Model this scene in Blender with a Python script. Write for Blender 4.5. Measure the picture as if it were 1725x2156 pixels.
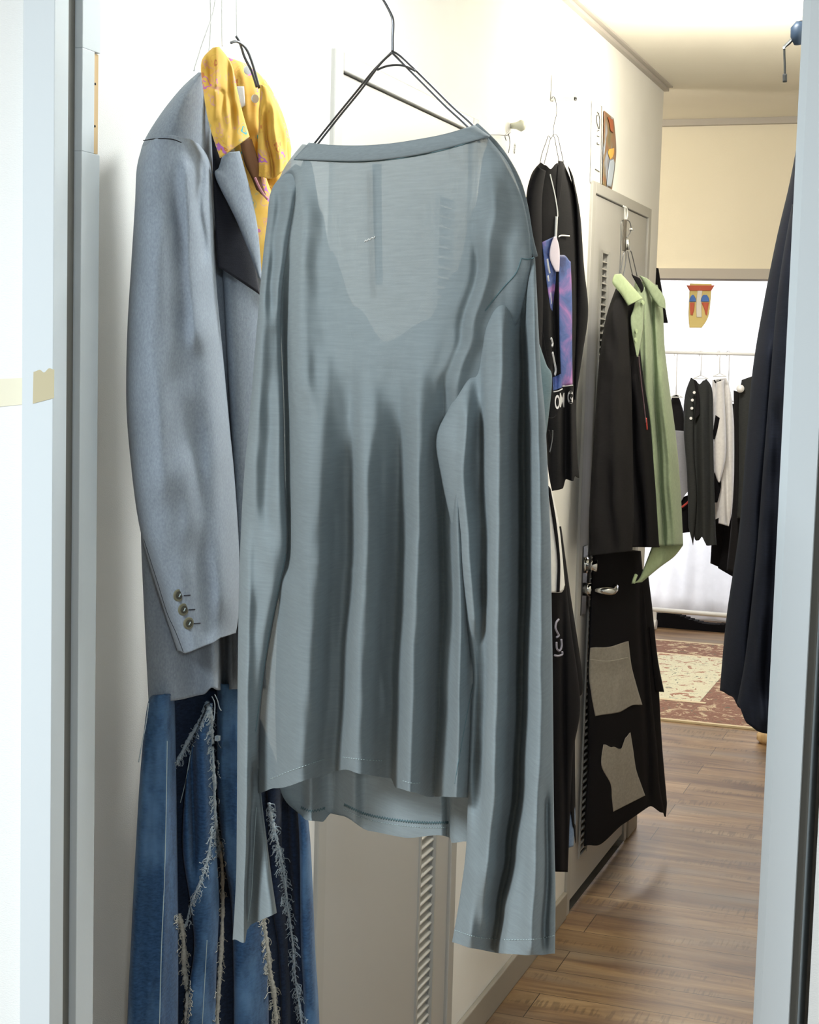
import bpy, bmesh, math, random
from mathutils import Vector, Matrix
random.seed(7)
for o in list(bpy.data.objects): bpy.data.objects.remove(o)
SC = bpy.context.scene
COL = SC.collection
W, H = 1725.0, 2156.0
CZ = 1.514                      # camera height above the floor
FPX = 3337.69
# ---------------------------------------------------------------- camera
Mcw = Matrix(((0.9403735, -0.05755237, 0.33523932),
              (0.33908381, 0.08087465, -0.93727342),
              (0.02682994, 0.99506131, 0.09556745)))
cam_d = bpy.data.cameras.new('camera'); cam = bpy.data.objects.new('camera', cam_d); COL.objects.link(cam)
m4 = Mcw.to_4x4(); m4.translation = Vector((0, 0, CZ)); cam.matrix_world = m4
cam_d.sensor_fit = 'HORIZONTAL'; cam_d.sensor_width = 36.0; cam_d.lens = FPX / W * 36.0
cam_d.clip_start = 0.05; cam_d.clip_end = 100
SC.camera = cam
# ---------------------------------------------------------------- exposure, world, lights
SC.view_settings.view_transform = 'Standard'; SC.view_settings.look = 'None'
SC.view_settings.exposure = 0.0; SC.view_settings.gamma = 1.0; SC.view_settings.use_curve_mapping = False
wd = bpy.data.worlds.new('world'); SC.world = wd; wd.use_nodes = True
bg = wd.node_tree.nodes['Background']; bg.inputs[0].default_value = (0.86, 0.93, 1.0, 1); bg.inputs[1].default_value = 0.12

def area(name, loc, size, power, color, target=None, sy=None):
    l = bpy.data.lights.new(name, 'AREA'); l.energy = power; l.color = color; l.size = size
    if sy: l.shape = 'RECTANGLE'; l.size_y = sy
    else: l.shape = 'DISK'
    o = bpy.data.objects.new(name, l); COL.objects.link(o); o.location = loc
    if target: o.rotation_euler = (Vector(target) - Vector(loc)).to_track_quat('-Z', 'Y').to_euler()
    return o
COOL = (0.86, 0.95, 1.0); WARM = (1.0, 0.86, 0.64)
area('room_lamp_light', (-1.45, -0.45, 2.36), 1.0, 108, COOL)
area('room_lamp_light', (1.6, -2.5, 2.30), 0.25, 38, COOL, (-0.5, 1.5, 1.2))
area('corridor_lamp_light', (-0.46, 2.12, 2.36), 0.20, 15, (0.93, 0.98, 1.0))
def point(name, loc, r, power, color):
    l = bpy.data.lights.new(name, 'POINT'); l.energy = power; l.color = color; l.shadow_soft_size = r
    o = bpy.data.objects.new(name, l); COL.objects.link(o); o.location = loc
point('corridor_lamp_light', (-0.573, 3.85, 2.18), 0.07, 16, (1.0, 0.93, 0.80))
point('unseen_shop_light', (-2.2, 4.7, 2.1), 0.15, 58, (1.0, 0.92, 0.76))  # unseen light added past the wall end to brighten the far wall
area('unseen_shop_light', (-1.4, 7.6, 2.36), 0.6, 42, (1.0, 0.95, 0.86))
area('window_daylight', (-1.4, 10.3, 1.5), 3.4, 130, (0.95, 0.97, 1.0), (-1.3, 8.0, 1.2), 2.4)

# ---------------------------------------------------------------- helpers
def lin(c):
    if isinstance(c, str): c = [int(c[i:i+2], 16) for i in (0, 2, 4)]
    return tuple((v/255/12.92 if v/255 <= 0.04045 else ((v/255+0.055)/1.055)**2.4) for v in c) + (1.0,)
def tag(o, label=None, cat=None, group=None, kind=None):
    if label: o['label'] = label
    if cat: o['category'] = cat
    if group: o['group'] = group
    if kind: o['kind'] = kind
    return o
def empty(name, loc, label, cat, group=None):
    o = bpy.data.objects.new(name, None); COL.objects.link(o); o.location = loc; o.empty_display_size = 0.05
    return tag(o, label, cat, group)
def link(name, me, mat, parent=None, smooth=True):
    o = bpy.data.objects.new(name, me); COL.objects.link(o)
    if mat: me.materials.append(mat)
    if smooth:
        for p in me.polygons: p.use_smooth = True
    if parent:
        o.parent = parent
        o.matrix_parent_inverse = Matrix.Translation(parent.matrix_basis.translation if parent.parent is None else world_of(parent)).inverted()
    return o
def world_of(o):
    v = Vector((0, 0, 0))
    # every part keeps its vertices in world coordinates; only root empties are moved
    while o.parent: o = o.parent
    return v
def bmo(name, bm, mat, parent=None, smooth=False, bevel=0):
    bmesh.ops.recalc_face_normals(bm, faces=bm.faces)
    me = bpy.data.meshes.new(name); bm.to_mesh(me); bm.free()
    o = link(name, me, mat, parent, smooth)
    if bevel:
        b = o.modifiers.new('bevel', 'BEVEL'); b.width = bevel; b.segments = 2; b.limit_method = 'ANGLE'
    return o
def box(bm, a, b):
    x0, y0, z0 = a; x1, y1, z1 = b
    vs = [bm.verts.new(p) for p in ((x0,y0,z0),(x1,y0,z0),(x1,y1,z0),(x0,y1,z0),(x0,y0,z1),(x1,y0,z1),(x1,y1,z1),(x0,y1,z1))]
    for f in ((0,3,2,1),(4,5,6,7),(0,1,5,4),(1,2,6,5),(2,3,7,6),(3,0,4,7)): bm.faces.new([vs[i] for i in f])
def boxo(name, boxes, mat, parent=None, bevel=0):
    bm = bmesh.new()
    for a, b in boxes: box(bm, a, b)
    return bmo(name, bm, mat, parent, False, bevel)
def tube(bm, pts, r, n=8, cap=True):
    pts = [Vector(p) for p in pts]; rings = []
    up = Vector((0.13, 0.27, 0.95)).normalized(); prev = None
    for i, p in enumerate(pts):
        t = (pts[min(i+1, len(pts)-1)] - pts[max(i-1, 0)]).normalized()
        a = (prev - t*prev.dot(t)) if prev is not None else t.cross(up)
        if a.length < 1e-4: a = t.cross(Vector((1, 0, 0)))
        a.normalize(); prev = a; b = t.cross(a)
        rr = r[i] if isinstance(r, (list, tuple)) else r
        rings.append([bm.verts.new(p + (a*math.cos(2*math.pi*k/n) + b*math.sin(2*math.pi*k/n))*rr) for k in range(n)])
    for i in range(len(rings)-1):
        for k in range(n):
            bm.faces.new((rings[i][k], rings[i][(k+1)%n], rings[i+1][(k+1)%n], rings[i+1][k]))
    if cap: bm.faces.new(rings[0][::-1]); bm.faces.new(rings[-1])
def cr(P, t):
    """Catmull-Rom through tuples, t in 0..1"""
    n = len(P)-1
    if n == 0: return tuple(P[0])
    s = min(max(t, 0), 1)*n; i = min(int(s), n-1); f = s-i
    p0 = P[max(i-1, 0)]; p1 = P[i]; p2 = P[i+1]; p3 = P[min(i+2, n)]
    return tuple(0.5*((2*b)+(-a+c)*f+(2*a-5*b+4*c-d)*f*f+(-a+3*b-3*c+d)*f**3) for a, b, c, d in zip(p0, p1, p2, p3))
def lerp_tab(T, x):
    if x <= T[0][0]: return T[0][1]
    for (a, va), (b, vb) in zip(T, T[1:]):
        if x <= b: return va + (vb-va)*(x-a)/(b-a+1e-9)
    return T[-1][1]
def ss_tab(T, x):
    if x <= T[0][0]: return T[0][1]
    for (a, va), (b, vb) in zip(T, T[1:]):
        if x <= b:
            f = (x-a)/(b-a+1e-9); f = f*f*(3-2*f); return va + (vb-va)*f
    return T[-1][1]
def curvepts(P, n): return [cr(P, i/(n-1)) for i in range(n)]
class Plane:
    """an upright (or any) plane on which a hanging thing is laid out at its real distance"""
    def __init__(s, o, n): s.o = Vector(o); s.n = Vector(n).normalized()
    def at(s, px, py, off=0.0):
        d = Mcw @ Vector((px-W/2, -(py-H/2), -FPX)); c = Vector((0, 0, CZ))
        t = (s.o + s.n*off - c).dot(s.n)/d.dot(s.n)
        return c + d*t
def fold_h(folds, px, py):
    h = 0
    for f in folds:
        path, w, amp = f[0], f[1], f[2]
        wl, wr = (w if isinstance(w, tuple) else (w, w))
        y0, y1 = path[0][1], path[-1][1]
        fi = f[3] if len(f) > 3 else 80.0
        if py < y0-fi or py > y1+fi: continue
        fade = 1.0
        if py < y0: fade = 1-(y0-py)/fi
        if py > y1: fade = 1-(py-y1)/fi
        fade = fade*fade*(3-2*fade)
        x = ss_tab([(b, a) for a, b in path], py)
        d = px-x; ww = wl if d < 0 else wr
        h += amp*fade*math.exp(-(d/ww)**2)
    return h
def bvh_of(objs):
    from mathutils.bvhtree import BVHTree
    V = []; F = []
    for o in objs:
        k = len(V); V += [v.co.copy() for v in o.data.vertices]; F += [[i+k for i in p.vertices] for p in o.data.polygons]
    return BVHTree.FromPolygons(V, F)
CAMP = Vector((0, 0, CZ))
def hit(bv, pl, px, py, off=0.0, eps=0.001):
    """point of the garment surface seen at this spot, lifted by eps; falls back to the hanging plane"""
    q = pl.at(px, py, off); d = (q-CAMP).normalized()
    r = bv.ray_cast(CAMP, d) if bv else (None,)
    return (r[0] if r[0] is not None else q) - d*eps
def cloth(name, L, R, pl, mat, parent=None, T=0.01, Tb=None, folds=(), nu=60, nv=80, off=0.0, hem=None, top=None,
          noise=0.0, nsc=30.0, closed=True, prof=0.5, backfold=0.6, solid=0.0012, seed=0, tv=None, ov=None, toplin=None, on=None):
    """cloth piece laid out between a left and a right edge on plane pl; front bulges by T, a back layer by Tb"""
    Tb = T*0.3 if Tb is None else Tb
    bm = bmesh.new(); F = []; B = []
    from mathutils import noise as N
    bv = bvh_of(on) if on else None
    if bv: closed = False
    for j in range(nv+1):
        v = j/nv; l = cr(L, v); r = cr(R, v); rowF = []; rowB = []
        for i in range(nu+1):
            u = i/nu
            px = l[0]+(r[0]-l[0])*u; py = l[1]+(r[1]-l[1])*u
            if hem: py += ss_tab(hem, u)*max(0, (v-0.6)/0.4)**2
            if top: py += ss_tab(top, u)*max(0, (0.4-v)/0.4)**2
            if toplin: py += ss_tab(toplin, u)*(1-v)
            e = max(0.0, 1-abs(2*u-1)**2.4)**prof
            tt = ss_tab(tv, v) if tv else 1.0; oo = off+(ss_tab(ov, v) if ov else 0.0)
            fh = fold_h(folds, px, py)
            nz = noise*N.noise(Vector((px/nsc, py/(nsc*3.0), seed))) if noise else 0
            ez = min(1, e*1.6)*(0.3+0.7*min(1, tt))
            if bv: rowF.append(bm.verts.new(hit(bv, pl, px, py, off, max(0.0012, 0.002+T*e+fh+nz)))); continue
            rowF.append(bm.verts.new(pl.at(px, py, oo+T*e*tt+(fh+nz)*ez)))
            if closed and 0 < i < nu: rowB.append(bm.verts.new(pl.at(px, py, oo-Tb*e*tt-0.001+min(0, (fh+nz)*ez*backfold))))
            elif closed: rowB.append(rowF[-1])
        F.append(rowF); B.append(rowB)
    for j in range(nv):
        for i in range(nu):
            bm.faces.new((F[j][i], F[j+1][i], F[j+1][i+1], F[j][i+1]))
            if closed:
                q = [B[j][i], B[j][i+1], B[j+1][i+1], B[j+1][i]]
                if len(set(q)) == 4: bm.faces.new(q)
    me = bpy.data.meshes.new(name); bm.to_mesh(me); bm.free()
    o = link(name, me, mat, parent, True)
    if solid:
        s = o.modifiers.new('cloth', 'SOLIDIFY'); s.thickness = solid; s.offset = -1
    return o
def wire(name, pl, P, r, mat, parent=None, off=0.0, n=40, offs=None, sides=8, on=None):
    bm = bmesh.new(); pts = []; bv = bvh_of(on) if on else None
    for i in range(n):
        t = i/(n-1); p = cr(P, t); o = off if offs is None else ss_tab(offs, t)
        pts.append(hit(bv, pl, p[0], p[1], o, r*0.5) if bv else pl.at(p[0], p[1], o))
    tube(bm, pts, r, sides)
    return bmo(name, bm, mat, parent, True)
def wires(name, pl, Ps, r, mat, parent=None, n=40, sides=8):
    bm = bmesh.new()
    for P, off in Ps:
        tube(bm, [pl.at(*cr(P, i/(n-1)), off) for i in range(n)], r, sides)
    return bmo(name, bm, mat, parent, True)
def disc(bm, c, nrm, r, h, n=24):
    nrm = Vector(nrm).normalized(); a = nrm.orthogonal().normalized(); b = nrm.cross(a); c = Vector(c)
    lo = [bm.verts.new(c + (a*math.cos(2*math.pi*k/n)+b*math.sin(2*math.pi*k/n))*r) for k in range(n)]
    hi = [bm.verts.new(v.co + nrm*h) for v in lo]
    bm.faces.new(lo[::-1]); bm.faces.new(hi)
    for k in range(n): bm.faces.new((lo[k], lo[(k+1)%n], hi[(k+1)%n], hi[k]))

# ---------------------------------------------------------------- materials
def newmat(name):
    m = bpy.data.materials.new(name); m.use_nodes = True; nt = m.node_tree
    return m, nt, nt.nodes['Principled BSDF']
def simple(name, c, rough=0.5, metal=0.0, bump=0.0, bscale=300.0, emit=0, ior=None):
    m, nt, b = newmat(name)
    b.inputs['Base Color'].default_value = lin(c); b.inputs['Roughness'].default_value = rough; b.inputs['Metallic'].default_value = metal
    if emit: b.inputs['Emission Color'].default_value = lin(c); b.inputs['Emission Strength'].default_value = emit
    if bump:
        n = nt.nodes.new('ShaderNodeTexNoise'); n.inputs['Scale'].default_value = bscale; n.inputs['Detail'].default_value = 3
        bp = nt.nodes.new('ShaderNodeBump'); bp.inputs['Strength'].default_value = bump; bp.inputs['Distance'].default_value = 0.001
        g = nt.nodes.new('ShaderNodeNewGeometry')
        nt.links.new(g.outputs['Position'], n.inputs['Vector'])
        nt.links.new(n.outputs['Fac'], bp.inputs['Height']); nt.links.new(bp.outputs[0], b.inputs['Normal'])
    return m
def ramp(nt, fac, stops, interp='LINEAR'):
    r = nt.nodes.new('ShaderNodeValToRGB'); r.color_ramp.interpolation = interp
    els = r.color_ramp.elements
    while len(els) < len(stops): els.new(0.5)
    for e, (p, c) in zip(els, stops): e.position = p; e.color = lin(c)
    nt.links.new(fac, r.inputs[0]); return r.outputs[0]
def mixc(nt, a, b, fac, mode='MIX'):
    x = nt.nodes.new('ShaderNodeMix'); x.data_type = 'RGBA'; x.blend_type = mode
    if isinstance(fac, float): x.inputs[0].default_value = fac
    else: nt.links.new(fac, x.inputs[0])
    for s, i in ((a, 6), (b, 7)):
        if isinstance(s, tuple): x.inputs[i].default_value = s
        else: nt.links.new(s, x.inputs[i])
    return x.outputs[2]
def coords(nt, sc=(1, 1, 1), rot=(0, 0, 0)):
    g = nt.nodes.new('ShaderNodeNewGeometry'); m = nt.nodes.new('ShaderNodeMapping')
    m.inputs['Scale'].default_value = sc; m.inputs['Rotation'].default_value = rot
    nt.links.new(g.outputs['Position'], m.inputs['Vector']); return m.outputs[0]
def noise(nt, vec, scale, detail=3, rough=0.5, dist=0.0):
    n = nt.nodes.new('ShaderNodeTexNoise'); n.inputs['Scale'].default_value = scale; n.inputs['Detail'].default_value = detail
    n.inputs['Roughness'].default_value = rough; n.inputs['Distortion'].default_value = dist
    nt.links.new(vec, n.inputs['Vector']); return n.outputs['Fac']
def bump(nt, b, h, strength, dist=0.001):
    bp = nt.nodes.new('ShaderNodeBump'); bp.inputs['Strength'].default_value = strength; bp.inputs['Distance'].default_value = dist
    nt.links.new(h, bp.inputs['Height']); nt.links.new(bp.outputs[0], b.inputs['Normal'])
def fabric(name, dark, light, rough=0.9, horiz=(60, 60, 900), contrast=(0.3, 0.7), sheen=0.15, transp=0.0, transl=0.0, bs=0.25, wear=None):
    """woven or knitted cloth: streaky slub noise, weave bump, a little sheen"""
    m, nt, b = newmat(name)
    n1 = noise(nt, coords(nt, horiz), 1.0, 4, 0.6)
    col = ramp(nt, n1, [(contrast[0], dark), (contrast[1], light)])
    if wear:
        n3 = noise(nt, coords(nt, (14, 14, 7)), 1.0, 4, 0.65)
        f = nt.nodes.new('ShaderNodeMapRange'); f.inputs[1].default_value = 0.45; f.inputs[2].default_value = 0.72
        nt.links.new(n3, f.inputs[0]); col = mixc(nt, col, lin(wear), f.outputs[0])
    nt.links.new(col, b.inputs['Base Color']); b.inputs['Roughness'].default_value = rough
    b.inputs['Sheen Weight'].default_value = sheen; b.inputs['Specular IOR Level'].default_value = 0.15
    n2 = noise(nt, coords(nt, (900, 900, 1400)), 1.0, 2)
    bump(nt, b, n2, bs, 0.0006)
    if transp or transl:
        out = nt.nodes['Material Output']; last = b.outputs[0]
        if transl:
            t = nt.nodes.new('ShaderNodeBsdfTranslucent'); nt.links.new(col, t.inputs[0])
            x = nt.nodes.new('ShaderNodeMixShader'); x.inputs[0].default_value = transl
            nt.links.new(last, x.inputs[1]); nt.links.new(t.outputs[0], x.inputs[2]); last = x.outputs[0]
        if transp:
            t = nt.nodes.new('ShaderNodeBsdfTransparent')
            x = nt.nodes.new('ShaderNodeMixShader'); x.inputs[0].default_value = transp
            nt.links.new(last, x.inputs[1]); nt.links.new(t.outputs[0], x.inputs[2]); last = x.outputs[0]
        nt.links.new(last, out.inputs[0])
    return m
def wallmat(name, c1, c2):
    m, nt, b = newmat(name)
    n = noise(nt, coords(nt, (3, 3, 3)), 1.0, 3)
    nt.links.new(ramp(nt, n, [(0.3, c1), (0.7, c2)]), b.inputs['Base Color']); b.inputs['Roughness'].default_value = 0.85
    bump(nt, b, noise(nt, coords(nt, (350, 350, 1100)), 1.0, 3), 0.35, 0.001); return m
M_WALL = wallmat('wallpaper white', 'E9E8E2', 'F0EFEA')
M_WALLR = wallmat('wallpaper white near', 'EEF1F0', 'F4F6F5')
M_BACK = wallmat('wallpaper cream', 'E9E1CC', 'EEE6D2')
M_CEIL = wallmat('ceiling paper', 'ECE8DA', 'F1EDE0')
M_TRIM = simple('grey trim', 'B4AEA6', 0.55)
M_BASE = simple('vinyl baseboard', '9D978C', 0.6)
M_FRAME = simple('cool painted frame', 'DAE3E8', 0.45, bump=0.05)
M_FRAME2 = simple('cool painted frame edge', 'C9CFD8', 0.45)
M_GAP = simple('rubber gasket grey', '6C6C67', 0.8)
M_DOOR = simple('grey steel door', 'B3B2AE', 0.45, bump=0.03)
M_DFRAME = simple('grey steel door frame', 'ADACA7', 0.45)
M_SLAT = simple('louver slat', 'C4C1B9', 0.4)
M_DARK = simple('dark void', '2A2925', 0.9)
M_CHROME = simple('polished chrome', 'D8DADB', 0.12, 1.0)
M_STEEL = simple('steel wire', '77797C', 0.32, 1.0)
M_WHITEP = simple('white plastic', 'ECEDEA', 0.35)
M_CLEAR, _nt, _b = newmat('clear plastic'); _b.inputs['Transmission Weight'].default_value = 0.85; _b.inputs['Roughness'].default_value = 0.08; _b.inputs['IOR'].default_value = 1.3
M_PLY = None
def plywood():
    m, nt, b = newmat('bare plywood')
    n = noise(nt, coords(nt, (60, 60, 6)), 1.0, 4)
    nt.links.new(ramp(nt, n, [(0.3, 'C9A878'), (0.7, 'E2C79A')]), b.inputs['Base Color']); b.inputs['Roughness'].default_value = 0.8; return m
M_PLY = plywood()
def floormat():
    m, nt, b = newmat('weathered oak planks')
    c = coords(nt)
    br = nt.nodes.new('ShaderNodeTexBrick'); br.offset = 0.37; br.offset_frequency = 2
    br.inputs['Scale'].default_value = 1.0; br.inputs['Brick Width'].default_value = 0.92; br.inputs['Row Height'].default_value = 0.15
    br.inputs['Mortar Size'].default_value = 0.0012; br.inputs['Mortar Smooth'].default_value = 0.1; br.inputs['Bias'].default_value = 0
    br.inputs['Color1'].default_value = (0.0, 0, 0, 1); br.inputs['Color2'].default_value = (1, 1, 1, 1); br.inputs['Mortar'].default_value = (0.4, 0.4, 0.4, 1)
    nt.links.new(c, br.inputs['Vector'])
    grain = noise(nt, coords(nt, (1.6, 13, 1)), 1.0, 7, 0.68, 0.6)
    col = ramp(nt, grain, [(0.25, '48362A'), (0.42, '7A5E44'), (0.56, '9D7F5A'), (0.78, 'BFA37B')])
    tone = noise(nt, coords(nt, (1.4, 7, 1)), 1.0, 2)
    col = mixc(nt, col, lin('8F8474'), ramp_f(nt, tone, 0.50, 0.85))
    col = mixc(nt, col, lin('5C442F'), scale_f(nt, br.outputs['Color'], 0.35))
    saw = noise(nt, coords(nt, (110, 9, 1), (0, 0, 0.15)), 1.0, 2)
    msk = noise(nt, coords(nt, (2.5, 12, 1)), 1.0, 2)
    f = nt.nodes.new('ShaderNodeMath'); f.operation = 'MULTIPLY'
    nt.links.new(ramp_f(nt, saw, 0.50, 0.60), f.inputs[0]); nt.links.new(ramp_f(nt, msk, 0.54, 0.62), f.inputs[1])
    col = mixc(nt, col, lin('4A3A2B'), scale_f(nt, f.outputs[0], 0.45))
    col = mixc(nt, col, lin('3A2A1E'), br.outputs['Fac'])
    nt.links.new(col, b.inputs['Base Color']); b.inputs['Roughness'].default_value = 0.42
    bump(nt, b, grain, 0.15, 0.001); return m
def ramp_f(nt, x, a, b):
    f = nt.nodes.new('ShaderNodeMapRange'); f.inputs[1].default_value = a; f.inputs[2].default_value = b; nt.links.new(x, f.inputs[0]); return f.outputs[0]
def scale_f(nt, x, k):
    f = nt.nodes.new('ShaderNodeMath'); f.operation = 'MULTIPLY'; f.inputs[1].default_value = k; nt.links.new(x, f.inputs[0]); return f.outputs[0]
M_FLOOR = floormat()
M_SHIRT = fabric('blue-grey jersey knit', '8A9599', '97A3A8', horiz=(35, 35, 520), contrast=(0.2, 0.8), transp=0.105, transl=0.24, sheen=0.1, bs=0.35)
M_SHIRTF = fabric('blue-grey jersey knit front', '8A9599', '97A3A8', horiz=(35, 35, 520), contrast=(0.2, 0.8), transp=0.02, transl=0.15, sheen=0.1, bs=0.35)
M_SHIRTBAND = fabric('blue-grey rib knit', '848E92', '8E999D', horiz=(120, 120, 700), sheen=0.1)
M_THREAD = simple('blue-grey thread', '5F7A80', 0.8)
M_THREADL = simple('pale blue-grey thread', 'AEBFC1', 0.8)
M_SUIT = fabric('grey-blue wool suiting', '7F8894', '98A3AE', horiz=(500, 500, 260), contrast=(0.25, 0.75), sheen=0.1, bs=0.3)
M_LINING = fabric('dark navy lining', '191B24', '23252F', rough=0.6)
M_BLACK = fabric('black cotton', '0E0D10', '161518', sheen=0.0, bs=0.2)
M_BLACK2 = fabric('black jersey', '1A191B', '222122', sheen=0.0, bs=0.2)
M_CHAR = fabric('charcoal jersey', '2E302F', '3A3C3B', sheen=0.0)
M_NAVY = fabric('dark navy wool', '0F1119', '171A25', rough=0.75, sheen=0.0)
M_GREEN = fabric('sage green cotton', '8D9C80', '9AA98B', sheen=0.1, horiz=(90, 90, 90))
M_GREENL = fabric('light green cotton', 'A0B089', 'ABBB95', sheen=0.1, horiz=(90, 90, 90))
M_GPOCK = fabric('grey pocket twill', '8A857D', '9C968C', sheen=0.1, horiz=(80, 80, 120))
M_LGREY = fabric('light grey jersey', '8E9096', '9A9CA2')
M_WHITE = fabric('white cotton', 'E2E0DC', 'EEECE8', horiz=(60, 60, 60))
M_DENIM = fabric('blue denim', '26405F', '3B5D85', horiz=(160, 160, 420), wear='5C80A6', sheen=0.1, bs=0.4)
M_DENIMD = fabric('dark raw denim', '182132', '24324A', horiz=(160, 160, 420), sheen=0.1, bs=0.4)
M_DENIML = fabric('pale denim', '6F86A6', '8499B8', horiz=(160, 160, 420), sheen=0.1)
M_FRAY = fabric('frayed cotton threads', '8FA3B3', 'C6CDCF', horiz=(300, 300, 300), sheen=0.0)
M_FRAYW = fabric('undyed cotton rope edge', 'A9A79C', 'D2D0C6', horiz=(300, 300, 300), sheen=0.0)
M_TEAL = fabric('dusty blue cloth', '4B626C', '5A727C', sheen=0.1)
M_PINK = simple('pink lining thread', 'C98B92', 0.7)
M_PRINTW = simple('white print', 'D9D8DA', 0.6)
M_EMB = simple('grey embroidery', '9C99A6', 0.7)
M_RED = simple('red piping', 'C2483E', 0.7)
def yellowmat():
    m, nt, b = newmat('yellow floral cotton')
    base = ramp(nt, noise(nt, coords(nt, (30, 30, 30)), 1.0, 3), [(0.3, 'D9A93C'), (0.7, 'EBC45E')])
    v = nt.nodes.new('ShaderNodeTexVoronoi'); v.inputs['Scale'].default_value = 40; v.feature = 'F1'
    dn = nt.nodes.new('ShaderNodeTexNoise'); dn.inputs['Scale'].default_value = 60; c = coords(nt); nt.links.new(c, dn.inputs['Vector'])
    mx = nt.nodes.new('ShaderNodeMix'); mx.data_type = 'VECTOR'; mx.inputs[0].default_value = 0.03
    nt.links.new(c, mx.inputs[4]); nt.links.new(dn.outputs['Color'], mx.inputs[5]); nt.links.new(mx.outputs[1], v.inputs['Vector'])
    ring = nt.nodes.new('ShaderNodeMath'); ring.operation = 'SINE'
    k = scale_f(nt, v.outputs['Distance'], 30.0); nt.links.new(k, ring.inputs[0])
    mask = nt.nodes.new('ShaderNodeMath'); mask.operation = 'MULTIPLY'
    nt.links.new(ramp_f(nt, ring.outputs[0], 0.1, 0.5), mask.inputs[0]); nt.links.new(ramp_f(nt, v.outputs['Distance'], 0.5, 0.36), mask.inputs[1])
    pick = nt.nodes.new('ShaderNodeSeparateColor'); nt.links.new(v.outputs['Color'], pick.inputs[0])
    motif = ramp(nt, pick.outputs[0], [(0.0, 'C56FA6'), (0.35, 'B56CB8'), (0.6, 'C77C3C'), (0.86, 'C56FA6'), (0.9, '2FA3AE')], 'CONSTANT')
    nt.links.new(mixc(nt, base, motif, mask.outputs[0]), b.inputs['Base Color']); b.inputs['Roughness'].default_value = 0.75
    b.inputs['Sheen Weight'].default_value = 0.1; return m
M_YEL = yellowmat()
def spacemat():
    m, nt, b = newmat('purple and blue nebula print')
    n = noise(nt, coords(nt, (9, 9, 11)), 1.0, 5, 0.65, 0.8)
    nt.links.new(ramp(nt, n, [(0.32, '2E3A6C'), (0.46, '4A62A0'), (0.54, '7568A6'), (0.64, 'A873B0'), (0.8, 'C79ACB')]), b.inputs['Base Color'])
    b.inputs['Roughness'].default_value = 0.6; return m
M_SPACE = spacemat()
def rugmat(c1, c2, c3, name):
    m, nt, b = newmat(name)
    n = noise(nt, coords(nt, (13, 13, 1)), 1.0, 5, 0.75, 1.2)
    nt.links.new(ramp(nt, n, [(0.36, '5F6657'), (0.41, c1), (0.48, c2), (0.54, c1), (0.60, c3), (0.68, 'B08A6E')], 'EASE'), b.inputs['Base Color'])
    b.inputs['Roughness'].default_value = 0.95; return m
M_RUGB = rugmat('96705F', '7E5A4C', 'CDBF9E', 'rug border wool')
M_RUGF = rugmat('DCD8BC', 'CFCBAE', '9A6A58', 'rug field wool')
M_RUGE = simple('rug edge cream', 'D9C9A8', 0.95)
M_LAMP = simple('lamp diffuser', 'FFFDF4', 0.4, emit=14.0)
M_CURT = fabric('sheer white curtain', 'F4F3F6', 'FBFAFD', horiz=(20, 20, 20), transl=0.6, sheen=0)
M_GLASS, _nt, _b = newmat('window glass'); _b.inputs['Transmission Weight'].default_value = 1.0; _b.inputs['Roughness'].default_value = 0.0; _b.inputs['IOR'].default_value = 1.02

# ================================================================ setting
CE = 2.394
def struct(o): return tag(o, kind='structure')
struct(boxo('floor', [((-4.5, -3.2, -0.1), (2.6, 9.7, 0.0))], M_FLOOR))
struct(boxo('ceiling', [((-4.5, -3.2, CE), (2.6, 9.7, CE+0.1))], M_CEIL))
# left corridor wall with two door openings
D1 = (2.40, 3.11, 1.985); D2 = (4.165, 4.90, 1.975)
struct(boxo('wall_left', [((-1.12, 1.54, 0), (-1.0, D1[0], CE)), ((-1.12, D1[0], D1[2]), (-1.0, D1[1], CE)), ((-1.12, D1[1], 0), (-1.0, D2[0], CE)),
    ((-1.12, D2[0], D2[2]), (-1.0, D2[1], CE)), ((-1.12, D2[1], 0), (-1.0, 5.075, CE))], M_WALL))
struct(boxo('wall_right', [((-0.13, 1.54, 0), (-0.02, 5.0, CE))], M_WALL))
XL, XR, YW = -0.92, -0.166, 1.462         # doorway
struct(boxo('wall_front', [((-3.6, YW, 0), (-0.955, 1.54, CE)), ((-0.118, YW, 0), (2.0, 1.54, CE)), ((-0.955, YW, 2.215), (-0.118, 1.54, CE))], M_WALLR))
struct(boxo('wall_back', [((-4.5, 5.77, 1.862), (2.6, 5.88, CE)), ((-4.5, 5.77, 0), (-1.9, 5.88, 1.862)), ((0.25, 5.77, 0), (2.6, 5.88, 1.862))], M_BACK))
struct(boxo('trim_1', [((-4.5, 5.755, 1.832), (0.3, 5.895, 1.868))], M_TRIM))
struct(boxo('trim_2', [((-4.5, 5.745, CE-0.022), (2.6, 5.77, CE))], M_TRIM))
struct(boxo('trim_3', [((-1.0, 1.54, CE-0.005), (-0.972, 5.075, CE)), ((-1.0, 1.54, CE-0.014), (-0.985, 5.085, CE))], M_TRIM))
struct(boxo('baseboard_left', [((-1.0, 3.145, 0), (-0.988, 4.13, 0.075)), ((-1.0, 1.55, 0), (-0.988, 2.365, 0.075)), ((-1.0, 4.935, 0), (-0.988, 5.075, 0.075))], M_BASE, bevel=0.003))
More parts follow.
